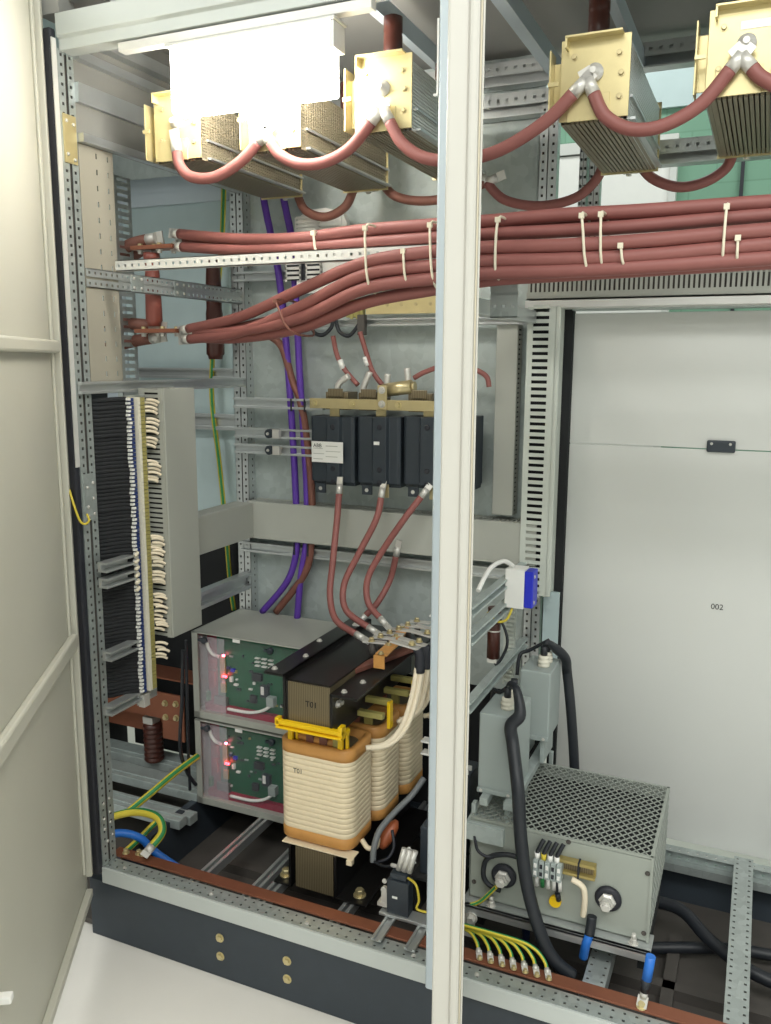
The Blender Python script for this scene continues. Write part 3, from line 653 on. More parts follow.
crail(-.30, -.04, .835, 1.36, .055, 'grey bar across the pale back sheet, lower of the two left bars', .02, 'x')
crail(.22, .95, .745, 1.700, .022, 'zinc rail across the rear carrying the brass connection bar', .03, 'x')
m = MB(); m.box(.945, .98, .10, .70, 1.70, 1.735); tag(obj('depth_rail', m, 'rail', bev=.002), 'galvanised rail running back below the comb duct end, right of the white door edge', 'mounting rail')
# ================================================================ black power switches at the rear
SW = [(.305, .452, 'black power switch with the white rating plate, leftmost of the row'), (.462, .602, 'black power switch with a tiny white sticker, second in the row'),
      (.612, .752, 'black power switch half hidden by the white door edge'), (.762, .828, 'black power switch right of the white door edge, mostly hidden')]
for i, (x0, x1, lab) in enumerate(SW):
    zb, zt = 1.222+.004*i, 1.432+.004*i; xm = (x0+x1)/2
    t = thing('power_switch', lab, 'power switch', (xm, .68, zb), 'black power switches in the rear row')
    m = MB(); m.prism([(x0, .73), (x0, .652), (x0+.008, .645), (xm-.018, .645), (xm-.012, .632), (xm+.03, .632), (xm+.036, .645), (x1-.008, .645), (x1, .652), (x1, .73)], 'z', zb+.012, zt)
    m.box(x0+.003, x1-.003, .66, .73, zb, zb+.014); body = obj('body', m, 'black', t, .002)
    m = MB(); m.box(x0+.012, x0+.045, .655, .661, zb-.026, zb+.004); b = obj('mounting_tab', m, 'black', t, .001)
    m = MB(); m.lathe((x0+.028, .655, zb-.012), -Y3, [(.006, 0), (.006, .001)], 12); obj('tab_eyelet', m, 'silver', b)
    for z in (zt-.03, zb+.055, zb+.015):
        m = MB(); m.lathe((xm+.010, .632, z), -Y3, [(.008, 0), (.008, .0015), (.005, .0016)], 14); obj('housing_screw', m, 'rubber', body)
    m = MB(); m.box(xm-.012, xm+.02, .655, .66, zt, zt+.03); obj('inlet_tab', m, 'brass', t, .001)
    m = MB(); m.box(xm+.012, xm+.032, .65, .655, zb-.03, zb+.01); lo = obj('outlet_tab', m, 'brass', t, .001)
    if i == 0:
        m = MB(); m.box(x0+.012, x0+.118, .6300, .6318, zb+.072, zb+.135); rl = obj('rating_plate', m, 'white', t)
        text('printed_name', 'ABB', .016, (x0+.032, .6298, zb+.122), X3, Z3, 'ink', rl)
        for r_, (a, b_, w) in enumerate(((.06, .10, .0022), (.018, .05, .0016), (.06, .11, .0016), (.018, .055, .0016), (.06, .10, .0016), (.018, .05, .0016))):
            m = MB(); zz = zb+.122-.008*r_; m.box(x0+.0+a, x0+b_, .6294, .6299, zz-w/2, zz+w/2); obj('printed_line', m, 'duct', rl)
    if i == 1:
        m = MB(); m.box(xm-.008, xm+.010, .6305, .6318, zb+.128, zb+.138); obj('sticker', m, 'white', t)
t = thing('connection_bar', 'long pale bolted bar joining the tops of the black power switches', 'busbar', (.51, .64, 1.458))
m = MB(); m.box(.308, .735, .636, .642, 1.456, 1.486); br = obj('bar', m, 'brass', t, .001)
for x in (.325, .452, .60, .72):
    m = MB(); m.bolt((x, .636, 1.472), -Y3, .0075, .007); obj('bar_bolt', m, 'gold', br)
m = MB(); m.box(.535, .565, .630, .636, 1.458, 1.528); lk = obj('upright_link', m, 'brass', t, .002)
for z in (1.474, 1.514):
    m = MB(); m.bolt((.55, .630, z), -Y3, .0075, .007); obj('bar_bolt', m, 'silver', lk)
m = MB(); m.cyl((.54, .665, 1.512), (.63, .665, 1.525), .020); m.cyl((.63, .665, 1.525), (.64, .665, 1.526), .014); tag(obj('capsule_fuse', m, 'brass'), 'short metal cylinder lying on the pale bar above the third power switch', 'fuse')
t = thing('switch_heatsink', 'row of dull brass clamp blocks behind the pale connecting bar', 'clamp block', (.5, .70, 1.45))
for x in (.35, .46, .62):
    m = MB(); m.box(x, x+.075, .66, .73, 1.452, 1.505); m.box(x+.01, x+.06, .655, .66, 1.49, 1.515); obj('clamp', m, 'lam', t, .002)
for i, (px_, w) in enumerate((((340, 380), (342, 375), (352, 368)), 'leftmost') if False else e for e in ((((338, 400), (338, 385), (349, 376)), 'leftmost of the four'), (((362, 398), (364, 386), (370, 372)), 'second from the left'), (((387, 398), (387, 384), (388, 374)), 'third from the left'), (((408, 392), (408, 380), (407, 368)), 'rightmost of the four'))):
    m = MB(); m.tube(pxpath(*px_, Y=.67), .0095, 12, 4); tag(obj('bent_cable_lug', m, 'silver'), 'grey metal cable lug standing behind the pale bar, %s' % w, 'cable lug')
G = 'small red cables above the power switches'
for pts, lab in (([(333, 336), (337, 355), (345, 370), (358, 385)], 'thin red cable falling to the pale bar, left of its twin'), ([(360, 332), (366, 352), (373, 372), (385, 388)], 'thin red cable falling to the pale bar, right of its twin'), ([(414, 378), (425, 372), (445, 366), (470, 368), (486, 376), (489, 387)], 'thin red cable bending behind the white door edge above the switches')):
    cable('control_cable', pxpath(*pts, Y=.69), .0075, 'cablered', lab, 'cable', G, False, False)
for x, y, dx in ((341, 365, 2), (366, 362, 2)):
    m = MB(); a, b = at(x-1, y-5, Y=.688), at(x+2, y+4, Y=.688); m.cyl(a, b, .0085); tag(obj('cable_marker', m, 'white'), 'white sleeve on the %s thin red cable above the pale bar' % ('left' if x < 350 else 'right'), 'cable marker')
for pts, w in (([(311, 326), (315, 333), (323, 335), (331, 328), (333, 320)], 'left'), ([(336, 320), (339, 331), (348, 336), (355, 330), (360, 322)], 'right')):
    m = MB(); m.tube(pxpath(*pts, Y=.70), .006, 8, 5); tag(obj('black_wire_loop', m, 'sleeve'), 'black wire loop hanging under the red bundle, %s one' % w, 'wire')
m = MB(); a = at(362, 325, Y=.70); m.box(a.x-.012, a.x+.012, .69, .71, a.z-.03, a.z+.03); tag(obj('wire_clamp', m, 'base', bev=.002), 'dull block clamp under the red bundle over the right thin red cable', 'clamp')
t = thing('brass_bus', 'pale brass bar on a rear rail under the red cable bundle', 'busbar', (.57, .71, 1.735))
m = MB(); m.box(.465, .70, .700, .705, 1.733, 1.786); bb = obj('bar', m, 'gold', t, .001)
for i in range(5):
    m = MB(); m.bolt((.49+.045*i, .70, 1.76), -Y3, .004, .004); obj('bar_screw', m, 'brass', bb)
m = MB(); m.box(.40, .455, .70, .72, 1.725, 1.775); m.box(.415, .425, .695, .70, 1.72, 1.77); m.box(.435, .445, .695, .70, 1.72, 1.77); obj('end_terminal', m, 'yellow' if False else 'olive', t, .001)
# round louvred fan cowl behind the bundle
t = thing('fan_cowl', 'white louvred fan cowl partly hidden behind the red cables', 'fan', (.31, .72, 1.85))
m = MB()
for k in range(2):
    for i in range(6): m.box(.232+.078*k, .302+.078*k, .700, .704, 1.955+i*.0125, 1.962+i*.0125)
    m.box(.228+.078*k, .234+.078*k, .70, .704, 1.95, 2.022); m.box(.302+.078*k, .308+.078*k, .70, .704, 1.95, 2.022)
m.prism([(.228, 1.80), (.40, 1.80), (.40, 2.0), (.385, 2.03), (.33, 2.045), (.27, 2.042), (.235, 2.02)], 'y', .706, .73); m.box(.228, .40, .70, .706, 1.94, 1.952)
obj('grille', m, 'white', t)
m = MB()
for k, x in enumerate((.195, .265)):
    for i in range(4): m.box(x, x+.055, .694, .698, 1.842+i*.014, 1.850+i*.014)
    m.box(x, x+.005, .694, .698, 1.835, 1.90); m.box(x+.05, x+.055, .694, .698, 1.835, 1.90); m.box(x, x+.055, .694, .70, 1.895, 1.902)
obj('louvre_grille', m, 'white', t)
m = MB(); m.box(.20, .315, .699, .702, 1.838, 1.90); obj('backing', m, 'rubber', t)
# violet and brown runs on the plate
for pts, mt, r, lab in (([(262, 170), (264, 200), (271, 235), (278, 270), (284, 320), (289, 380), (293, 440), (296, 500), (297, 545), (288, 580), (262, 612)], 'violet', .011, 'violet cable running down the rear plate, left of its twin'),
                   ([(281, 170), (284, 200), (291, 235), (294, 270), (297, 320), (300, 380), (304, 440), (307, 500), (306, 545), (301, 575), (297, 620)], 'violet', .011, 'violet cable running down the rear plate, right of its twin'),
                   ([(268, 335), (282, 347), (292, 380), (300, 400), (307, 440), (312, 500), (311, 545), (304, 575), (276, 612)], 'brown', .012, 'brown cable running down the rear plate beside the violet pair')):
    cable('plate_cable', pxpath(*pts, Y=.722 if False else .728), r, mt, lab)
for k, (x, y, w) in enumerate(((297, 405, 'top rail'), (300, 549, 'long rail under the duct'))):
    m = MB(); a = at(x-7, y, Y=.712); b = at(x+12, y, Y=.712); m.box(a.x, a.x+.005, .713, .718, a.z-.02, a.z+.02); m.box(b.x-.02, b.x-.015, .713, .718, a.z-.02, a.z+.02); tag(obj('cable_strap', m, 'rubber'), 'black straps holding the violet cables at the %s' % w, 'cable tie')
m = MB(); m.tube(pxpath((224, 185), (222, 240), (217, 300), (213, 350), (212, 400), (219, 460), (225, 520), (230, 580), (234, 610), Y=.82), .0085, 12, 5, uv=True)
tag(obj('earth_cable', m, 'earth'), 'green and yellow earth cable running down behind the left rear post', 'cable')
# ================================================================ circuit board boxes
def pcb_box(z0, z1, lab, tall):
    x0, x1, y0, y1 = -.03, .40, .465, .74
    t = thing('converter_box', lab, 'electronics box', (.19, .6, z0), 'stacked electronics boxes')
    H = z1-z0
    m = MB(); m.box(x0, x1, y0, y1, z0, z0+.022); m.box(x0, x1, y0+.02, y1, z1-.003, z1); m.box(x0, x1, y0, y0+.02, z1-.004, z1); m.box(x0, x0+.022, y0, y0+.004, z0, z1); m.box(x0, x0+.003, y0, y1, z0, z1); m.box(x1-.003, x1, y0, y1, z0, z1); m.box(x0, x1, y1-.003, y1, z0, z1)
    hs = obj('housing', m, 'meshgrey' if False else 'duct', t, .001)
    m = MB(); m.box(x0+.07, x1-.01, y0+.036, y0+.039, z0+.045, z1-.016); pc = obj('circuit_board', m, 'pcb', t)
    m = MB(); m.box(x0+.02, x0+.075, y0+.055, y0+.06, z0+.03, z1-.02); m.box(x0+.03, x1-.01, y0+.02, y0+.06, z0+.022, z0+.044); obj('red_glow_tray', m, 'crimson', t)  # crimson stands in for red LED light falling on the left part
    m = MB(); m.box(x0+.018, x1-.004, y0+.003, y0+.006, z0+.022, z1-.012); co = obj('clear_cover', m, 'acrylic', t)
    m = MB(); m.box(x0+.022, x0+.115, y0+.010, y0+.012, z0+.024, z1-.014); obj('frosted_shield', m, 'frost', t)
    random.seed(int(z0*1000))
    for k in range(26):
        a = random.uniform(x0+.085, x1-.03); c = random.uniform(z0+.06, z1-.04); w = random.uniform(.004, .014); h_ = random.uniform(.003, .010)
        m = MB(); m.box(a, a+w, y0+.030, y0+.036, c, c+h_); obj('component', m, random.choice(['black', 'white', 'olive', 'capgrey', 'black', 'silver']), pc)
    for a, c, w, h_, mt, d in ((.235, .095, .028, .038, 'black', .015), (.239, .105, .011, .026, 'white', .017), (.205, .145, .034, .022, 'rubber', .014), (.195, .07, .022, .024, 'rubber', .012), (.085, .14, .018, .062, 'olive', .008), (.085, .085, .018, .03, 'olive', .008), (.11, .165, .01, .008, 'navy', .01), (.125, .158, .014, .01, 'blue', .01), (.12, .125, .010, .016, 'white', .010), (.135, .115, .014, .006, 'white', .010), (.06, .04, .05, .03, 'base', .010), (.03, .05, .012, .03, 'yg', .012), (.045, .10, .02, .05, 'crimson', .012), (.05, .16, .02, .03, 'crimson', .01)):
        m = MB(); zz = z0+c*H/.28; m.box(x0+a, x0+a+w, y0+.036-d, y0+.036, zz, zz+h_*H/.28); obj('component', m, mt, pc, .001)
    for k in range(9):
        m = MB(); zz = z0+(.19+.012*(k % 3))*H/.28; xx = x0+.215+.024*(k//3); m.box(xx, xx+.016, y0+.026, y0+.036, zz, zz+.0035); obj('component', m, 'white', pc)
    for a, c, mt, w in ((.098, .205, 'led2', .007), (.096, .138, 'led', .015)):
        m = MB(); zz = z0+c*H/.28; m.box(x0+a, x0+a+w, y0+.022, y0+.028, zz, zz+.0055); obj('indicator_light', m, mt, pc)
    for a in (.05, .29):
        m = MB(); zz = z1-.022; m.lathe((x0+a, y0+.004, zz), -Y3, [(.009, 0), (.011, .004), (.011, .012), (.007, .015)], 8, sm=False); m.bar((x0+a-.02, y0-.006, zz), (x0+a, y0-.006, zz), .008, .008); obj('cover_knob', m, 'black', co, .001)
    m = MB(); m.box(x0+.155, x0+.18, y0-.001, y0+.002, z1-.014, z1-.004); obj('sticker', m, 'white', hs)
    m = MB(); m.tube([(x0+.05, y0+.012, z1-.034), (x0+.055, y0+.012, z1-.05), (x0+.068, y0+.014, z1-.068), (x0+.088, y0+.02, z1-.078)], .0055, 8, 5); obj('ribbon_lead', m, 'white', pc)
    m = MB(); m.tube([(x0+.275, y0+.02, z0+.078), (x0+.25, y0+.012, z0+.06), (x0+.20, y0+.012, z0+.045), (x0+.12, y0+.014, z0+.042)], .0050, 8, 5); obj('ribbon_lead', m, 'white', pc)
    m = MB(); m.box(x0+.262, x0+.288, y0+.012, y0+.035, z0+.075, z0+.105); obj('plug', m, 'capgrey', pc, .002)
pcb_box(.472, .757, 'electronics box with glowing red lights behind a clear cover, upper of the stacked pair', True)
pcb_box(.176, .464, 'electronics box with glowing red lights behind a clear cover, lower of the stacked pair', False)
for k, (x, z) in enumerate(((.0, .757), (.16, .757), (.30, .757), (.34, .757))):
    pass
# ================================================================ transformer
t = thing('transformer', 'three-coil dry transformer with black clamps and cream paper windings', 'transformer', (.58, .44, .178))
CX = .545
m = MB(); m.box(.487, .61, .18, .70, .664, .776); co = obj('core_yoke', m, 'lam', t)
text('printed_mark', 'T01', .022, (.555, .1795, .722), X3, Z3, 'ink', co)
m = MB(); m.box(.488, .609, .184, .698, .776, .781); obj('yoke_cover', m, 'blackpaint', t)
m = MB(); m.box(.475, .482, .172, .71, .655, .795); m.box(.418, .482, .172, .71, .788, .795); m.box(.478, .487, .176, .70, .66, .78); lf = obj('core_clamp', m, 'blackpaint', t, .001)
m = MB(); m.box(.612, .620, .172, .71, .642, .762); m.box(.612, .690, .172, .71, .757, .764); rf = obj('core_clamp', m, 'blackpaint', t, .001)
for x, y, z in ((.435, .20, .795), (.435, .45, .795), (.462, .32, .795), (.64, .20, .764), (.655, .28, .764)):
    m = MB(); m.bolt((x, y, z), Z3, .006, .005); obj('clamp_bolt', m, 'silver', lf if x < .5 else rf)
for y in (.19, .205):
    m = MB(); m.bolt((.62, y+.01, .728), X3, .007, .008); obj('clamp_bolt', m, 'silver', rf)
m = MB(); m.box(.460, .652, .160, .176, .661, .672); m.box(.464, .650, .168, .215, .650, .661); m.box(.460, .652, .156, .17, .651, .656); m.box(.640, .652, .162, .185, .648, .684); m.box(.456, .468, .160, .18, .656, .678); sp = obj('spacer', m, 'yellow', t, .0015)
for x in (.462, .612):
    m = MB(); m.box(x, x+.014, .216, .226, .572, .652); m.box(x+.018, x+.025, .226, .236, .572, .652); obj('spacer_leg', m, 'yellow', t, .001)
def rr(hw, hd, r, n=8):
    P = []
    for cx, cy, a0 in ((hw-r, hd-r, 0), (-hw+r, hd-r, 90), (-hw+r, -hd+r, 180), (hw-r, -hd+r, 270)):
        for i in range(n+1):
            a = math.radians(a0+90*i/n); P.append((cx+r*math.cos(a), cy+r*math.sin(a)))
    return P
def loft(m, cx, cy, prof, hw, hd, r, smooth=True, capt=False):
    rings = []
    for dz, off in prof: rings.append([m.bm.verts.new((cx+x, cy+y, dz)) for x, y in rr(hw+off, hd+off, r+off)])
    N = len(rings[0])
    for a, b in zip(rings, rings[1:]):
        for i in range(N): m.face([a[i], a[(i+1) % N], b[(i+1) % N], b[i]], smooth)
    return rings
CYS = (.284, .452, .620)
for k, cy in enumerate(CYS):
    hw, hd, r = .110, .076, .036
    m = MB(); prof = []; nw = 15; z0, z1 = .344, .564
    for i in range(nw):
        za = z0+(z1-z0)*i/nw; h_ = (z1-z0)/nw
        prof += [(za+.0002, -.0026), (za+h_*.07, -.0006), (za+h_*.22, .0002), (za+h_*.78, .0002), (za+h_*.93, -.0006), (za+h_-.0002, -.0026)]
    CX = .545+(.0, .012, .022)[k]
    loft(m, CX, cy, prof, hw, hd, r); w = obj('winding', m, 'paper', t)
    m = MB(); R = loft(m, CX, cy, [(.560, -.004), (.563, .001), (.592, .001), (.596, -.004), (.596, -.016), (.56, -.018)], hw, hd, r); obj('tape_band', m, 'amber', w)
    m = MB(); loft(m, CX, cy, [(.312, -.02), (.312, -.004), (.317, .001), (.344, .001), (.348, -.004)], hw, hd, r); obj('tape_band', m, 'amber', w)
    m = MB(); R = loft(m, CX, cy, [(.306, 0), (.582, 0)], .084, .046, .03); m.face(R[0][::-1]); m.face(R[1]); obj('inner_winding', m, 'lam', w)
    for x in (-.03, .01, .05):
        m = MB(); m.box(CX+x, CX+x+.022, cy-.062, cy-.050, .575, .625); obj('duct_spacer', m, 'brown' if x < .04 else 'olive', w)
    if k == 0: text('printed_mark', 'T01', .018, (.497, cy-hd-.0008, .514), X3, Z3, 'ink', w)
m = MB(); m.tube([(.475, .245, .600), (.51, .236, .602), (.57, .236, .600), (.61, .245, .598)], .012, 10, 5); obj('winding_lead', m, 'amber', t)
for cy in (.377, .552):
    for x, z in ((.64, .675), (.655, .655)):
        m = MB(); m.box(.625, .70, cy-.02-.05*(x > .65), cy-.002-.05*(x > .65), z, z+.016); obj('insulating_block', m, 'olive', t, .002)
    m = MB(); m.box(.695, .705, cy-.03, cy-.01, .615, .69); obj('insulating_post', m, 'yellow', t, .001)
# paper covered tails rising to the top terminals
for k, (pts, Ys) in enumerate(((((366, 748), (385, 744), (401, 728), (411, 700), (417, 668)), (.23, .25, .27, .29, .30)), (((398, 722), (414, 710), (420, 690), (424, 664)), (.40, .40, .40, .40)), (((402, 722), (420, 705), (428, 680), (432, 655)), (.46, .46, .46, .46)), (((424, 716), (432, 712), (437, 690), (440, 650)), (.50, .5, .5, .5)))):
    for dx in (0, .012):
        P = [at(p[0], p[1], Y=y)+V((dx, 0.004*(dx > 0), 0)) for p, y in zip(pts, Ys)]
        m = MB(); m.tube(P, .0068, 10, 6); ld = obj('winding_lead', m, 'tape', t)
    q = P[-1]; m = MB(); m.tube([q+V((-.006, 0, -.012)), q+V((-.006, .0, .03)), q+V((-.012, .0, .05))], .013, 10, 4); obj('lead_sleeve', m, 'rubber', t)
    m = MB(); m.bar(q+V((-.005, 0, .05)), q+V((-.09, 0.01, .058)), .022, .005); tp = obj('terminal_bar', m, 'silver', t, .001)
    m = MB(); m.bolt(q+V((-.03, .004, .0575)), Z3, .007, .008); obj('terminal_bolt', m, 'brass', tp)
P = [at(381, 655, Z=.815), at(393, 644, Z=.815), at(404, 628, Z=.815)]
m = MB(); m.bar(P[0], P[1], .034, .006); m.bar(P[1], P[2], .030, .006); m.obox(P[0]+V((0, -.012, -.016)), X3, Y3, Z3, .016, .003, .018); js = obj('jumper_strip', m, 'amber', t, .001)
for i in range(4):
    q = P[0].lerp(P[2], i/3.2); m = MB(); m.bolt(q+V((0, 0, .003)), Z3, .006, .006); obj('terminal_bolt', m, 'brass', js)
m = MB(); m.bar((.60, .33, .772), (.69, .60, .772), .03, .012); obj('terminal_board', m, 'brown', t, .001)
for i in range(6):
    q = at(378+9*i, 643-4*i, Z=.82); m = MB(); m.bar(q+V((-.045, 0, 0)), q+V((.02, .01, 0)), .022, .005); tb = obj('terminal_bar', m, 'silver', t, .001)
    m = MB(); m.bolt(q+V((-.02, 0, .0025)), Z3, .007, .009); obj('terminal_bolt', m, 'brass', tb)
    m = MB(); m.cyl(q+V((-.02, .005, -.045)), q+V((-.02, .005, -.002)), .009); obj('terminal_post', m, 'base', tb)
# lower yoke and feet
m = MB(); m.box(.490, .605, .20, .70, .178, .298); obj('core_yoke', m, 'lam', t)
m = MB(); m.box(.474, .481, .19, .71, .178, .302); m.box(.425, .481, .19, .71, .178, .184); lf = obj('core_clamp', m, 'blackpaint', t, .001)
m = MB(); m.box(.612, .620, .19, .71, .178, .302); m.box(.612, .705, .19, .71, .178, .184); rf = obj('core_clamp', m, 'blackpaint', t, .001)
m = MB(); m.box(.45, .665, .197, .235, .302, .306); m.box(.652, .668, .184, .20, .292, .307); obj('spacer', m, 'paper', t, .001)
for x, y in ((.445, .225), (.672, .225)):
    m = MB(); m.bolt((x, y, .184), Z3, .012, .016); obj('foot_bolt', m, 'brass', lf if x < .5 else rf)
# brick red leads from the switches to the transformer
Gl = 'red leads from the power switches to the transformer'
for pts, Ys, w in ((((339, 494), (337, 520), (333, 560), (330, 595), (336, 620), (356, 634)), (.62, .60, .56, .52, .48, .45), 'left one, from the leftmost switch'),
                   (((381, 498), (376, 520), (358, 555), (344, 585), (346, 610), (368, 627)), (.62, .60, .58, .55, .52, .50), 'middle one'),
                   (((421, 497), (405, 518), (383, 550), (368, 578), (368, 602), (380, 618)), (.62, .60, .60, .58, .56, .54), 'right one'),
                   (((396, 556), (390, 580), (378, 602), (366, 615)), (.70, .70, .66, .64), 'dark one behind the right lead')):
    cable('power_lead', [at(p[0], p[1], Y=y) for p, y in zip(pts, Ys)], .0098, 'cablered', 'brick red lead curving down to the transformer top, %s' % w, 'cable', Gl, True, True)
# ================================================================ floor of the left bay
m = MB(); m.box(-.02, .945, .052, .088, .2245, .2305); tag(obj('earth_busbar', m, 'copper', bev=.001), 'flat copper earth bar lying along the front sill of the left bay', 'busbar')
t = thing('copper_plate', 'broad copper bar with four bolts behind the left post foot', 'busbar', (-.2, .56, .44))
m = MB(); ca, cb = at(183, 697, Y=.56), at(163, 738, Y=.56); m.box(-.66, ca.x, .56, .568, cb.z+.07, ca.z); m.box(cb.x-.0, ca.x, .56, .568, cb.z, cb.z+.07); cpb = obj('bar', m, 'copper', t, .001)
for x, z in ((ca.x-.075, ca.z-.035), (ca.x-.03, ca.z-.03), (ca.x-.075, ca.z-.085), (ca.x-.03, ca.z-.08)):
    m = MB(); m.bolt((x, .56, z), -Y3, .008, .009); obj('bar_bolt', m, 'brass', cpb)
m = MB(); m.box(-.66, ca.x-.10, .62, .628, .30, .42); obj('bar', m, 'copper', t, .001)
m = MB(); m.box(-.66, ca.x+.05, .60, .70, ca.z+.03, ca.z+.036); obj('bar', m, 'copper', t, .001)
q = at(149, 764, Z=.202); ix, iy = q.x, q.y+.03
t = thing('ribbed_insulator', 'brown ribbed post insulator standing on a galvanised floor channel, in front of the copper bars', 'insulator', (ix, iy, .202))
m = MB(); prof = []
for i in range(8): prof += [(.030, i*.0175), (.0345, i*.0175+.005), (.0345, i*.0175+.011), (.030, i*.0175+.0165)]
m.lathe((ix, iy, .2045), Z3, [(.030, 0)]+prof+[(.026, .142)], 20); obj('body', m, 'ceramic', t)
m = MB(); m.box(ix-.024, ix+.018, iy-.025, iy+.02, .346, .372); obj('clamp', m, 'silver', t, .002)
m = MB(); m.cyl((ix-.004, iy, .37), (ix-.004, iy, .50), .006); obj('threaded_rod', m, 'silver', t)
def earth(pts, r, lab, mt='earth', lugs=(True, False), sub=8):
    t = thing('earth_cable', lab, 'cable', tuple(pts[0])); P = smooth_path(pts, sub)
    m = MB(); m.tube(pts, r, 12, sub, uv=True); obj('sheath', m, mt, t)
    for on, a, b in ((lugs[0], 0, 1), (lugs[1], -1, -2)):
        if on: m = MB(); lug(m, P[a], P[a]-P[b], r*1.1, .02, .015); obj('lug', m, 'silver', t)
    return t
earth([at(152, 846, Y=.08), at(162, 832, Y=.12), at(158, 818, Y=.14), at(140, 812, Y=.14), at(118, 815, Y=.13), at(100, 824, Y=.13)], .0115, 'thick green and yellow earth cable looping over the left end of the copper earth bar')
earth([at(128, 812, Y=.22), at(150, 794, Y=.27), at(175, 773, Y=.36), at(198, 756, Y=.45)], .0105, 'straight green and yellow earth cable running back toward the electronics boxes', lugs=(False, False))
earth([at(100, 838, Y=.10), at(120, 833, Y=.14), at(140, 838, Y=.17), at(155, 852, Y=.19), at(178, 868, Y=.20)], .0115, 'bright blue cable curving over the front left corner of the cabinet floor', 'bluecable', (False, False))
earth([at(118, 858, Y=.08), at(135, 843, Y=.16), at(152, 826, Y=.22), at(160, 818, Y=.26)], .009, 'dusty green and yellow earth wire lying flat beside the blue cable', 'earth', (True, False))
for i, (x, y) in enumerate(((126, 853), (140, 853), (150, 849))):
    m = MB(); a = at(x, y, Z=.2305); m.bolt((a.x, max(.06, min(.08, a.y)), .2305), Z3, .007, .010); tag(obj('bar_bolt', m, 'brass'), 'bolt on the copper earth bar, %s of three at its left end' % ('left', 'middle', 'right')[i], 'bolt')
m = MB(); m.tube(pxpath((183, 650, .40), (182, 700, .40), (180, 745, .40), (186, 770, .42), (196, 785, .45)), .006, 10, 6); tag(obj('black_cable', m, 'sleeve'), 'black cable hanging left of the electronics boxes', 'cable')
m = MB(); m.tube(pxpath((186, 640, .43), (187, 690, .43), (188, 740, .43), (190, 790, .43)), .005, 10, 6); tag(obj('black_cable', m, 'sleeve'), 'second black cable hanging close beside the electronics boxes', 'cable')
m = MB(); a = at(440, 938, Z=.24)
# small power device and wires in front of the transformer
for x in (.800, .886):
    m = MB(); m.box(x, x+.006, .02, .16, .2315, .2365); m.box(x+.020, x+.026, .02, .16, .2315, .2365); m.box(x, x+.026, .02, .16, .2305, .2318); tag(obj('support_rail', m, 'rail'), 'short open rail under the small black device, %s of the pair' % ('left' if x < .85 else 'right'), 'mounting rail')
m = MB(); m.box(.782, .940, .105, .145, .2366, .2445); tag(obj('device_bracket', m, 'rail', bev=.001), 'flat metal strip bridging the two short open rails', 'mounting bracket')
t = thing('auxiliary_contact_unit', 'small black device with white wires on the metal strip, left of the white door edge', 'switching device', (.825, .17, .2446))
m = MB(); m.box(.800, .858, .112, .145, .2446, .335); m.box(.806, .85, .118, .145, .335, .35); bd = obj('body', m, 'black', t, .002)
m = MB(); m.box(.815, .829, .1110, .1122, .288, .294); obj('sticker', m, 'white', bd)
m = MB()
for i in range(3): m.cyl((.822+.014*i, .135, .352), (.832+.014*i, .150, .405), .0075)
obj('terminal', m, 'silver', t)
m = MB(); m.box(.772, .80, .118, .14, .252, .262); m.box(.782, .797, .12, .135, .262, .30); m.lathe((.79, .12, .30), -Y3, [(.008, 0), (.008, .004)], 10); m.lathe((.795, .112, .33), -Y3, [(.006, 0), (.006, .004)], 10); obj('wire_link', m, 'silver', t)
for pts, mt, lab, r in ((((392, 865, .2), (402, 868, .16), (410, 870, .145)), 'white', 'white wire sleeve entering the small black device from the left', .0055), (((408, 848, .17), (411, 856, .16), (414, 864, .15)), 'white', 'white wire sleeve entering the small black device from above', .0065),
                        (((408, 878, .12), (416, 885, .10), (419, 900, .10), (417, 909, .10), (430, 913, .10)), 'ygy', 'thin yellow-green wire at the right side of the small black device', .003),
                        (((373, 861, .24), (383, 866, .22), (393, 866, .2)), 'sleeve', 'thin black wire leading to the white sleeve of the small black device', .004)):
    m = MB(); m.tube(pxpath(*pts), r, 8, 5); tag(obj('device_wire', m, mt), lab, 'wire')
m = MB(); m.tube(pxpath((373, 862, .24), (374, 848, .25), (380, 830, .28), (395, 812, .33), (412, 795, .38), (424, 778, .42)), .0085, 12, 6); tag(obj('grey_conduit', m, 'conduit'), 'grey sleeved cable bending down right of the front coil', 'cable')
m = MB(); m.lathe(at(380, 848, Y=.30), at(400, 815, Y=.36)-at(380, 848, Y=.30), [(.008, 0), (.017, .012), (.02, .04), (.016, .07), (.006, .085)], 14); tag(obj('varnished_bundle', m, 'bundle'), 'brown varnished lead bundle beside the grey sleeved cable', 'cable bundle')
m = MB(); m.tube(pxpath((362, 840, .27), (368, 848, .26), (376, 847, .27), (378, 838, .29)), .007, 10, 6); tag(obj('coil_tail', m, 'paper'), 'cream looped coil tail at the foot of the front coil', 'cable')
m = MB(); m.tube(pxpath((378, 862, .25), (388, 858, .26), (394, 846, .28), (392, 830, .30)), .0045, 8, 6); tag(obj('device_wire', m, 'rubber'), 'black wire looping below the brown varnished bundle', 'wire')
for k, (y, z, lab) in enumerate(((.22, .40, 'black ribbed device beside the white door edge, front one'), (.34, .50, 'black ribbed device beside the white door edge, rear one'))):
    t = thing('contactor_block', lab, 'switching device', (.87, y, .30))
    m = MB(); m.box(.845, .935, y, y+.09, .30, z+.03); b = obj('body', m, 'black', t, .003)
    m = MB(); m.box(.87, .93, y+.004, y+.01, z+.03, z+.042); m.box(.87, .93, y+.03, y+.036, z+.03, z+.042); obj('rail_clip', m, 'white', b)
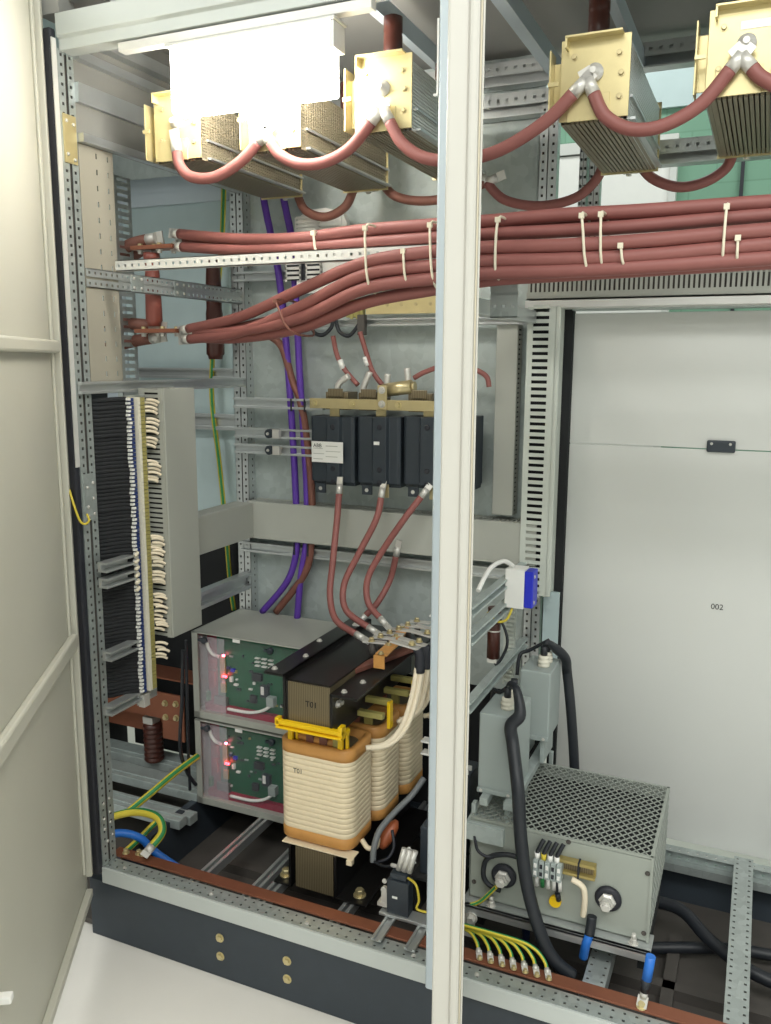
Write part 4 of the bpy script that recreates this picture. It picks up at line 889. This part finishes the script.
m = MB(); m.box(.83, .95, .20, .45, .293, .2995); m.box(.83, .84, .2, .45, .18, .293); m.box(.94, .95, .2, .45, .18, .293); tag(obj('device_shelf', m, 'darkin'), 'dark shelf under the black ribbed devices', 'shelf')
for y_, x_, lab in ((748, 428, 'upper white rail end beside the white door edge, right of the coils'), (622, 436, 'white labelled clip at the far end of the transformer top')):
    m = MB(); a = at(x_, y_, Y=.42 if y_ > 700 else .60); m.box(a.x-.022, a.x+.03, a.y, a.y+.03, a.z+.012, a.z+.018); m.box(a.x, a.x+.006, a.y, a.y+.03, a.z-.018, a.z+.012); m.box(a.x-.022, a.x+.01, a.y, a.y+.03, a.z-.024, a.z-.018); tag(obj('rail_end', m, 'white', bev=.001), lab, 'mounting rail')

# ================================================================ right bay
m = MB(); m.box(1.0, 2.2, .052, .088, .2245, .2305); tag(obj('earth_busbar', m, 'copper', bev=.001), 'flat copper earth bar along the front sill of the right bay', 'busbar')
t = thing('mesh_box', 'grey choke enclosure with an expanded metal top, on the floor of the right bay', 'enclosure', (1.21, .38, .285))
x0, x1, y0, y1, z0, z1 = .985, 1.415, .20, .555, .288, .50
m = MB(); m.box(x0, x1, y0, y0+.003, z0, z1-.006); fpn = obj('terminal_plate', m, 'meshgrey', t, .001)
m = MB(); m.box(x0, x0+.003, y0, y1, z0, z1-.006); m.box(x0, x1, y1-.003, y1, z0, z1-.006); m.box(x0, x1, y0, y1, z0, z0+.003); obj('housing', m, 'meshgrey', t)
m = MB(); m.box(x0+.01, x1-.01, y0+.01, y1-.01, z0+.006, z1-.03); obj('choke_core', m, 'darkin', t)
def expanded(m, o, u, v, L, W, a, b, w, t_):
    """expanded metal: rows of zigzag strands along u, diamonds a by b."""
    o, u, v = V(o), V(u), V(v); nrm = u.cross(v); nu = int(L/a); nv = int(W/b); a = L/nu; b = W/nv
    for j in range(nv):
        for i in range(nu):
            p = [o+u*(a*(i+fx))+v*(b*(j+fy)) for fx, fy in ((0, .5), (.5, 0), (1, .5), (.5, 1))]
            for k in range(4):
                q = p[k]; s = p[(k+1) % 4]; d = (s-q); Ls = d.length; d.normalize(); m.obox((q+s)/2, d, nrm.cross(d), nrm, Ls/2, w/2, t_/2)
m = MB(); expanded(m, (x0, y0+.004, z1), X3, Y3, x1-x0, y1-y0-.004, .0195, .0237, .0029, .0016); obj('expanded_mesh', m, 'meshgrey', t)
m = MB(); expanded(m, (x1, y0+.006, z0), Y3, Z3, y1-y0-.006, z1-z0, .0237, .0195, .0029, .0016); m.box(x1-.004, x1+.002, y0-.003, y0+.014, z0, z1); obj('expanded_mesh', m, 'meshgrey', t)
m = MB(); m.box(x0, x1, y0-.001, y0+.006, z1-.004, z1+.001); m.box(x0, x1, y1-.006, y1, z1-.003, z1+.001); m.box(x1-.006, x1+.001, y0, y1, z1-.003, z1+.001); obj('mesh_edging', m, 'meshgrey', t)
for x, z in ((1.074, .368), (1.322, .376)):
    m = MB(); m.lathe((x, y0, z), -Y3, [(.030, 0), (.031, .006), (.027, .012), (.020, .012)], 24); ins = obj('bushing', m, 'rubber', t)
    m = MB(); m.lathe((x, y0-.012, z), -Y3, [(.019, 0), (.020, .006), (.015, .010), (.015, .018), (.010, .019)], 6, sm=False); m.cyl((x, y0-.03, z), (x, y0-.045, z), .0075, .0075); m.lathe((x, y0-.034, z), -Y3, [(.013, 0), (.013, .005)], 6, sm=False); obj('stud', m, 'silver', ins)
for x, z in ((1.225, .493), (.998, .33), (1.405, .46), (1.405, .31)):
    m = MB(); m.bolt((x, y0-.001, z), -Y3, .004, .004); obj('plate_screw', m, 'base', fpn)
# terminal cluster on the front plate
before = set(COL.objects)
t = thing('small_terminal_strip', 'short terminal strip with five grey clamps on the enclosure front', 'terminal block', (1.165, .19, .37))
m = MB(); m.box(1.128, 1.290, y0-.008, y0-.001, .388, .40) if False else m.box(1.13, 1.20, y0-.006, y0-.001, .376, .392); obj('rail', m, 'gold', t)
for i in range(5):
    m = MB(); x = 1.130+.0138*i; m.box(x, x+.0125, y0-.035, y0-.006, .362, .405); c = obj('clamp', m, 'capgrey', t, .002)
    m = MB(); m.box(x+.003, x+.0095, y0-.0362, y0-.035, .388, .398); m.box(x+.003, x+.0095, y0-.0362, y0-.035, .369, .379); obj('clamp_mouth', m, 'rubber' if i % 2 else 'white', c)
for i in range(4):
    x = 1.137+.0155*i
    w = thing('strip_wire', 'short wire entering the enclosure terminal strip from above, %s of four' % ('first', 'second', 'third', 'fourth')[i], 'wire', (x, .18, .41), 'wires above the enclosure terminal strip')
    m = MB(); m.tube([(x, y0-.02, .402), (x, y0-.022, .418), (x+.005, y0-.018, .432), (x+.012, y0-.010, .448)], .0052, 8, 5); obj('insulation', m, 'sleeve', w)
    m = MB(); m.cyl((x, y0-.02, .400), (x, y0-.0215, .420), .0062); obj('ferrule', m, 'white' if i != 1 else 'ygy', w)
for i in range(5):
    x = 1.137+.0138*i
    m = MB(); m.cyl((x, y0-.022, .364), (x+.001, y0-.018, .332), .0050); tag(obj('wire_ferrule', m, ('white', 'yg', 'white', 'white', 'white')[i]), 'wire end marker below the enclosure terminal strip, %s of five' % ('first', 'second', 'third', 'fourth', 'fifth')[i], 'wire', 'wire markers below the enclosure terminal strip')
m = MB(); m.cyl((1.196, y0-.02, .333), (1.198, y0-.012, .31), .006); m.cyl((1.196, y0-.02, .366), (1.196, y0-.02, .333), .004); tag(obj('black_wire_end', m, 'sleeve'), 'black wire end above the yellow disc on the enclosure front', 'wire')
m = MB(); m.lathe((1.203, y0-.001, .307), -Y3, [(.014, 0), (.0145, .004), (.0145, .010), (.013, .012)], 18); tag(obj('yellow_disc', m, 'yellow'), 'small yellow disc on the enclosure front', 'cap')
t = thing('mounting_bracket', 'brass-coloured open rail on the enclosure front', 'mounting rail', (1.25, .19, .38))
m = MB(); m.box(1.202, 1.292, y0-.02, y0-.002, .392, .400); m.box(1.202, 1.292, y0-.02, y0-.002, .364, .371); m.box(1.202, 1.292, y0-.004, y0-.001, .364, .40); obj('rail', m, 'olivebrass', t, .001)
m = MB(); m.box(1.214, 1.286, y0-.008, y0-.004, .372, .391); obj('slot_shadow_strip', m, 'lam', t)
m = MB(); m.box(1.252, 1.256, y0-.022, y0-.001, .362, .402); obj('strap', m, 'rubber', t)
m = MB(); m.tube([(1.24, y0-.022, .362), (1.265, y0-.024, .352), (1.272, y0-.024, .33), (1.272, y0-.022, .30), (1.270, y0-.02, .275)], .007, 10, 6); tag(obj('cable_sleeve', m, 'tape'), 'pale taped cable below the brass-coloured open rail', 'cable')
cable('blue_lead', [V((1.270, y0-.02, .276)), V((1.268, y0-.03, .25)), V((1.262, y0-.035, .225)), V((1.255, y0-.02, .18))], .0105, 'bluecable', 'blue lead with black sleeve hanging below the enclosure front, above the floor rail')
m = MB(); m.tube([(1.270, y0-.02, .29), (1.2695, y0-.024, .27), (1.268, y0-.031, .248)], .0115, 10, 4); tag(obj('heatshrink_sleeve', m, 'sleeve'), 'black sleeve joining the taped cable and the blue lead', 'cable sleeve')
for o in set(COL.objects)-before:
    if o.parent is None: o.location += V({'mounting_bracket': (0, 0, .056), 'cable_sleeve': (0, 0, .052), 'yellow_disc': (-.002, 0, .030), 'black_wire_end': (.012, 0, .036)}.get(o.name.split('.')[0], (.020, 0, .042)))
earth([V((1.0, y0-.03, .285)), V((1.025, y0-.025, .30)), V((1.06, y0-.022, .345))], .005, 'thin yellow-green wire ending on the left stud of the enclosure', 'earth', (False, False))
m = MB(); m.tube([(1.125, y0-.006, .425), (1.08, y0-.012, .430), (1.035, y0-.014, .41), (1.025, y0-.014, .365), (1.04, y0-.014, .34), (1.07, y0-.014, .333)], .0062, 10, 6); tag(obj('stud_wire', m, 'sleeve'), 'black wire curving round the left stud of the enclosure', 'wire')
m = MB(); m.tube([(1.0, y0-.012, .46), (1.01, y0-.02, .43), (1.03, y0-.02, .418), (1.05, y0-.014, .416)], .004, 8, 6); tag(obj('stud_wire', m, 'rubber'), 'thin black wire pair at the upper left of the enclosure front', 'wire')
m = MB(); m.box(.975, 1.425, .165, .175, .262, .287); m.box(.975, 1.425, .165, .235, .280, .287); tag(obj('angle_rail', m, 'rail', bev=.001), 'zinc angle rail under the front of the mesh-topped enclosure', 'mounting rail')
for x in (1.047, 1.385):
    m = MB(); m.bolt((x, .185, .287), Z3, .008, .010); m.cyl((x, .185, .296), (x, .185, .312), .005); tag(obj('rail_bolt', m, 'silver'), 'bolt standing on the angle rail at the %s end of the enclosure' % ('left' if x < 1.2 else 'right'), 'bolt')
m = MB(); m.bolt((1.005, .165, .255), (0, -1, 0), .010, .012); m.box(.98, 1.012, .166, .17, .20, .262); tag(obj('foot_bracket', m, 'silver'), 'zinc foot bracket with bolt right of the white door edge', 'bracket')
for x in (.99, 1.39):
    m = MB(); m.box(x, x+.02, .25, .54, .18, .2865); tag(obj('enclosure_foot', m, 'darkin'), 'dark foot rail under the %s end of the mesh-topped enclosure' % ('left' if x < 1.2 else 'right'), 'mounting rail')
# capacitors
def cap(xa, xb, ya, yb, za, zb, lab, where):
    t = thing('capacitor', lab, 'capacitor', ((xa+xb)/2, (ya+yb)/2, za), 'grey can capacitors')
    m = MB(); m.box(xa, xb, ya, yb, za, zb); c = obj('can', m, 'capgrey', t, .004)
    m = MB(); m.box(xa, xb, ya-.006, ya, za, za+.012); fl = obj('foot_flange', m, 'capgrey', t, .001)
    for x in (xa+.01, xb-.012):
        m = MB(); m.bolt((x, ya-.006, za+.006), -Y3, .003, .003); obj('flange_screw', m, 'silver', fl)
    for y in (ya+.05, yb-.04):
        m = MB(); x = (xa+xb)/2+.01; m.lathe((x, y, zb), Z3, [(.016, 0), (.016, .006), (.013, .008), (.016, .011), (.016, .017), (.012, .019), (.015, .022), (.014, .028), (.010, .030)], 18); b = obj('bushing', m, 'porcelain', t)
        m = MB(); m.cyl((x, y, zb+.029), (x, y, zb+.055), .009); obj('boot', m, 'sleeve', b)
    return t
cap(.985, 1.077, .25, .40, .545, .752, 'grey can capacitor nearest the front, left of the thick black cable', 'front')
cap(1.03, 1.112, .455, .58, .612, .80, 'grey can capacitor further back, beside the white cover sheets', 'rear')
m = MB(); m.box(1.06, 1.085, .22, .62, .525, .545); m.box(1.0, 1.02, .22, .62, .525, .545); m.box(1.035, 1.05, .46, .57, .545, .611); m.box(1.09, 1.10, .46, .57, .545, .611); tag(obj('capacitor_shelf', m, 'galvplate', bev=.001), 'galvanised shelf rails under the two grey capacitors', 'shelf')
m = MB(); m.box(.975, 1.072, .185, .19, .448, .49); m.box(.975, 1.072, .19, .42, .488, .492); m.box(1.068, 1.072, .19, .42, .448, .49); m.box(.98, .99, .22, .24, .492, .525); m.box(1.06, 1.07, .22, .24, .492, .525) if False else m.box(1.058, 1.068, .24, .26, .492, .525); m.box(.98, .99, .55, .57, .20, .525); m.box(1.09, 1.1, .575, .59, .20, .525); tag(obj('support_bracket', m, 'galvplate', bev=.001), 'galvanised bracket below the front capacitor, above the enclosure corner', 'bracket')
def thick(pts, r, lab, r0=.6):
    m = MB(); m.tube(pts, r, 14, 8, rfun=lambda s: r0+(1-r0)*min(1, max(0, (s-.12)*6))); return tag(obj('sleeved_cable', m, 'sleeve'), lab, 'cable')
cx = 1.041
thick([V((cx, .30, .805)), V((cx+.01, .29, .822)), V((cx+.03, .27, .815)), at(520, 714, Y=.245), at(511, 726, Y=.235), at(513, 745, Y=.225), at(518, 790, Y=.17), at(521, 840, Y=.155), at(528, 890, Y=.14), at(543, 940, Y=.13), at(556, 962, Y=.13), at(573, 976, Y=.14)], .0155, 'thick black sleeved cable falling in front of the enclosure from the front capacitor', .45)
thick([V((1.081, .505, .855)), V((1.088, .50, .868)), at(554, 647, Y=.53), at(565, 658, Y=.56), at(567, 672, Y=.60), at(570, 700, Y=.60), at(573, 740, Y=.60), at(575, 780, Y=.60), at(577, 840, Y=.60)], .0155 if False else .0135, 'thick black sleeved cable falling beside the white cover from the rear capacitor', .45)
for pts, lab in (([V((cx, .36, .80)), at(500, 692, Y=.38), at(493, 690, Y=.40), at(492, 712, Y=.40)], 'black wire leaving the front capacitor to the left'), ([V((1.081, .56, .855)), at(530, 650, Y=.56), at(520, 655, Y=.55), at(517, 675, Y=.53)], 'black wire leaving the rear capacitor to the left')):
    m = MB(); m.tube(pts, .005, 8, 6); tag(obj('capacitor_wire', m, 'sleeve'), lab, 'wire')
# rails, box and tubes behind the door edge
for za, zb, lab in ((.935, .963, 'grey rail running back, upper of the two under the blue-sided box'), (.765, .793, 'grey rail running back, lower, behind the front capacitor'), (1.005, 1.03, 'grey rail running back, topmost, ending at the blue-sided box')):
    crail(.20, .74, .957, za, zb-za, lab, .022, 'y', 'galvplate')
t = thing('junction_box', 'small white box with a clear blue side, right of the white door edge', 'junction box', (1.0, .52, .952))
m = MB(); m.box(.972, 1.024, .49, .545, .952, 1.058); bx = obj('box', m, 'white', t, .002)
m = MB(); m.box(1.024, 1.048, .492, .543, .956, 1.055); obj('lid', m, 'blue', t, .003)
for z in (1.04, .97):
    m = MB(); m.lathe((1.048, .505, z), X3, [(.005, 0), (.004, .002)], 10); obj('lid_screw', m, 'silver', bx)
m = MB(); m.tube([(.985, .52, 1.06), (.975, .46, 1.085), (.962, .38, 1.08), (.955, .31, 1.04)], .006, 10, 6); tag(obj('white_cable', m, 'white'), 'white cable arching from the blue-sided box to the left', 'cable')
m = MB(); m.tube([(.992, .50, .95), (.985, .47, .925), (.97, .43, .93), (.955, .40, .96)], .0035, 8, 6); tag(obj('earth_wire', m, 'ygy'), 'thin yellow-green wire sagging below the blue-sided box', 'wire')
t = thing('tube_fuse', 'dark red-brown tube standing between the two rails right of the white door edge', 'fuse', (.955, .47, .80))
m = MB(); m.cyl((.952, .47, .815), (.952, .47, .955), .0175, .0175, 18); b = obj('body', m, 'ceramic', t)
m = MB(); m.lathe((.952, .47, .89), Z3, [(.0178, 0), (.0178, .004)], 18); m.box(.94, .965, .455, .485, .805, .816); obj('end_fitting', m, 'silver', b)
m = MB(); m.tube([(.957, .46, .95), (.985, .46, .90), (.992, .46, .86), (.975, .46, .815), (.96, .46, .80)], .004, 8, 6); tag(obj('fuse_wire', m, 'sleeve'), 'black wire bowing beside the red-brown tube', 'wire')
m = MB(); n = 22
for i in range(n): m.box(.944, .968, .612, .616, .70+i*.0125, .7065+i*.0125)
m.box(.940, .945, .61, .618, .69, .98); m.box(.940, .969, .63, .634, .69, .98); tag(obj('narrow_duct', m, 'ductlight'), 'narrow slotted duct behind the red-brown tube', 'cable duct')
m = MB(); m.box(1.012, 1.058, .775, .785, .60, .93); tag(obj('divider_sheet', m, 'teal'), 'pale divider sheets behind the red-brown tube and rear capacitor', 'panel')
# earth wires and lugs on the right copper bar
for i in range(7):
    a = 1.045+.027*i
    t = thing('earth_wire', 'green and yellow earth wire on the right copper bar, %s of seven from left' % ('first', 'second', 'third', 'fourth', 'fifth', 'sixth', 'seventh')[i], 'wire', (a, .07, .2305), 'earth wires on the right copper bar')
    m = MB(); m.tube([(a+.005, .078, .242), (a-.004, .090, .252), (a-.03, .098+.002*(6-i), .258+.002*i), (a-.08, .100+.003*(6-i), .260+.003*i), (.96, .105+.003*(6-i), .256+.003*i)], .0045, 8, 5, uv=True); obj('sheath', m, 'earth', t)
    m = MB(); m.bar((a+.006, .078, .240), (a+.014, .060, .233), .014, .003); m.cyl((a+.004, .080, .243), (a+.009, .070, .238), .0055); lg = obj('lug', m, 'silver', t)
    m = MB(); m.bolt((a+.014, .060, .2335), Z3, .005, .006); obj('lug_bolt', m, 'brass', lg)
t = thing('capped_cable_end', 'short upright blue-capped cable lug bolted to the right copper bar', 'cable lug', (1.428, .07, .2305))
m = MB(); m.cyl((1.428, .074, .29), (1.433, .078, .345), .0105, .0105, 14); obj('blue_cap', m, 'bluecable', t)
m = MB(); m.cyl((1.425, .072, .262), (1.428, .074, .292), .0100, .0102, 14); obj('sleeve', m, 'sleeve', t)
m = MB(); m.cyl((1.424, .070, .248), (1.425, .072, .263), .0085); m.bar((1.424, .070, .252), (1.422, .058, .232), .022, .004); lg = obj('lug', m, 'silver', t)
m = MB(); m.bolt((1.422, .062, .234), (0, -.5, 1), .008, .007); obj('lug_bolt', m, 'gold', lg)
for pts, r, lab in (([V((1.36, .62, .12)), V((1.46, .60, .13)), V((1.55, .52, .11)), V((1.68, .46, .09)), V((1.95, .45, .08)), V((2.26, .46, .06))], .017, 'thick black cable lying on the dark floor beyond the enclosure, upper one'), ([V((1.36, .50, .05)), V((1.50, .55, .06)), V((1.65, .60, .06)), V((1.95, .62, .06)), V((2.26, .62, .05))], .015, 'black cable lying on the dark floor beyond the enclosure, lower one')):
    m = MB(); m.tube(pts, r, 12, 6); tag(obj('floor_cable', m, 'sleeve'), lab, 'cable')
m = MB(); m.tube([(1.09, .26, .22), (1.10, .30, .20), (1.10, .34, .12), (1.08, .4, .05)], .010, 10, 6); tag(obj('floor_cable', m, 'navy'), 'dark blue cable under the enclosure front', 'cable')
m = MB(); m.box(.12, 1.9, .38, .41, .02, .05); m.box(1.40, 1.62, .10, .13, .02, .05); m.box(1.44, 1.47, .1, .6, .02, .05); tag(obj('base_strip', m, 'base'), 'dusty dark strips on the cabinet floor below the frame', 'floor strip')
# thin earth wire between door and left post
t = thing('door_earth_wire', 'thin yellow wire bridging the cream door and the left post', 'wire', (-.01, -.02, 1.18))
m = MB(); m.tube(pxpath((69, 489, -.02), (73, 502, -.03), (79, 519, -.03), (84, 524, -.02), (89, 521, -.012), (87, 514, -.008)), .0030, 8, 6); obj('sheath', m, 'ygy', t)
# ================================================================ light
w = bpy.data.worlds.new('world'); SC.world = w; w.use_nodes = True
w.node_tree.nodes['Background'].inputs[0].default_value = (.80, .90, 1.0, 1); w.node_tree.nodes['Background'].inputs[1].default_value = .3
def area(name, loc, aim, sx, sy, e, col):
    l = bpy.data.lights.new(name, 'AREA'); l.shape = 'RECTANGLE'; l.size = sx; l.size_y = sy; l.energy = e; l.color = col
    o = bpy.data.objects.new(name, l); COL.objects.link(o); o.location = loc; o.rotation_euler = (V(aim)-V(loc)).to_track_quat('-Z', 'Y').to_euler(); return o
for i, (x, y, e) in enumerate(((-1.0, -2.0, 36), (1.8, -2.0, 56), (3.6, -1.6, 44), (1.4, -3.6, 46))):  # unseen overhead lights, enlarged for soft fill on the cabinet
    area('overhead_fill', (x, y, 3.55), (x, y, 0), 2.0, .8, e, (1, 1, .965))
for i, (x, y, e) in enumerate(((.6, 1.9, 14), (2.4, 1.9, 18))):  # two more unseen overhead lights, behind the cabinet
    area('overhead_fill', (x, y, 3.55), (x, y, 0), 1.0, .24, e, (.97, 1, .96))
vs = SC.view_settings; vs.view_transform = 'Standard'; vs.look = 'None'; vs.gamma = 1; vs.use_curve_mapping = False; vs.exposure = .34
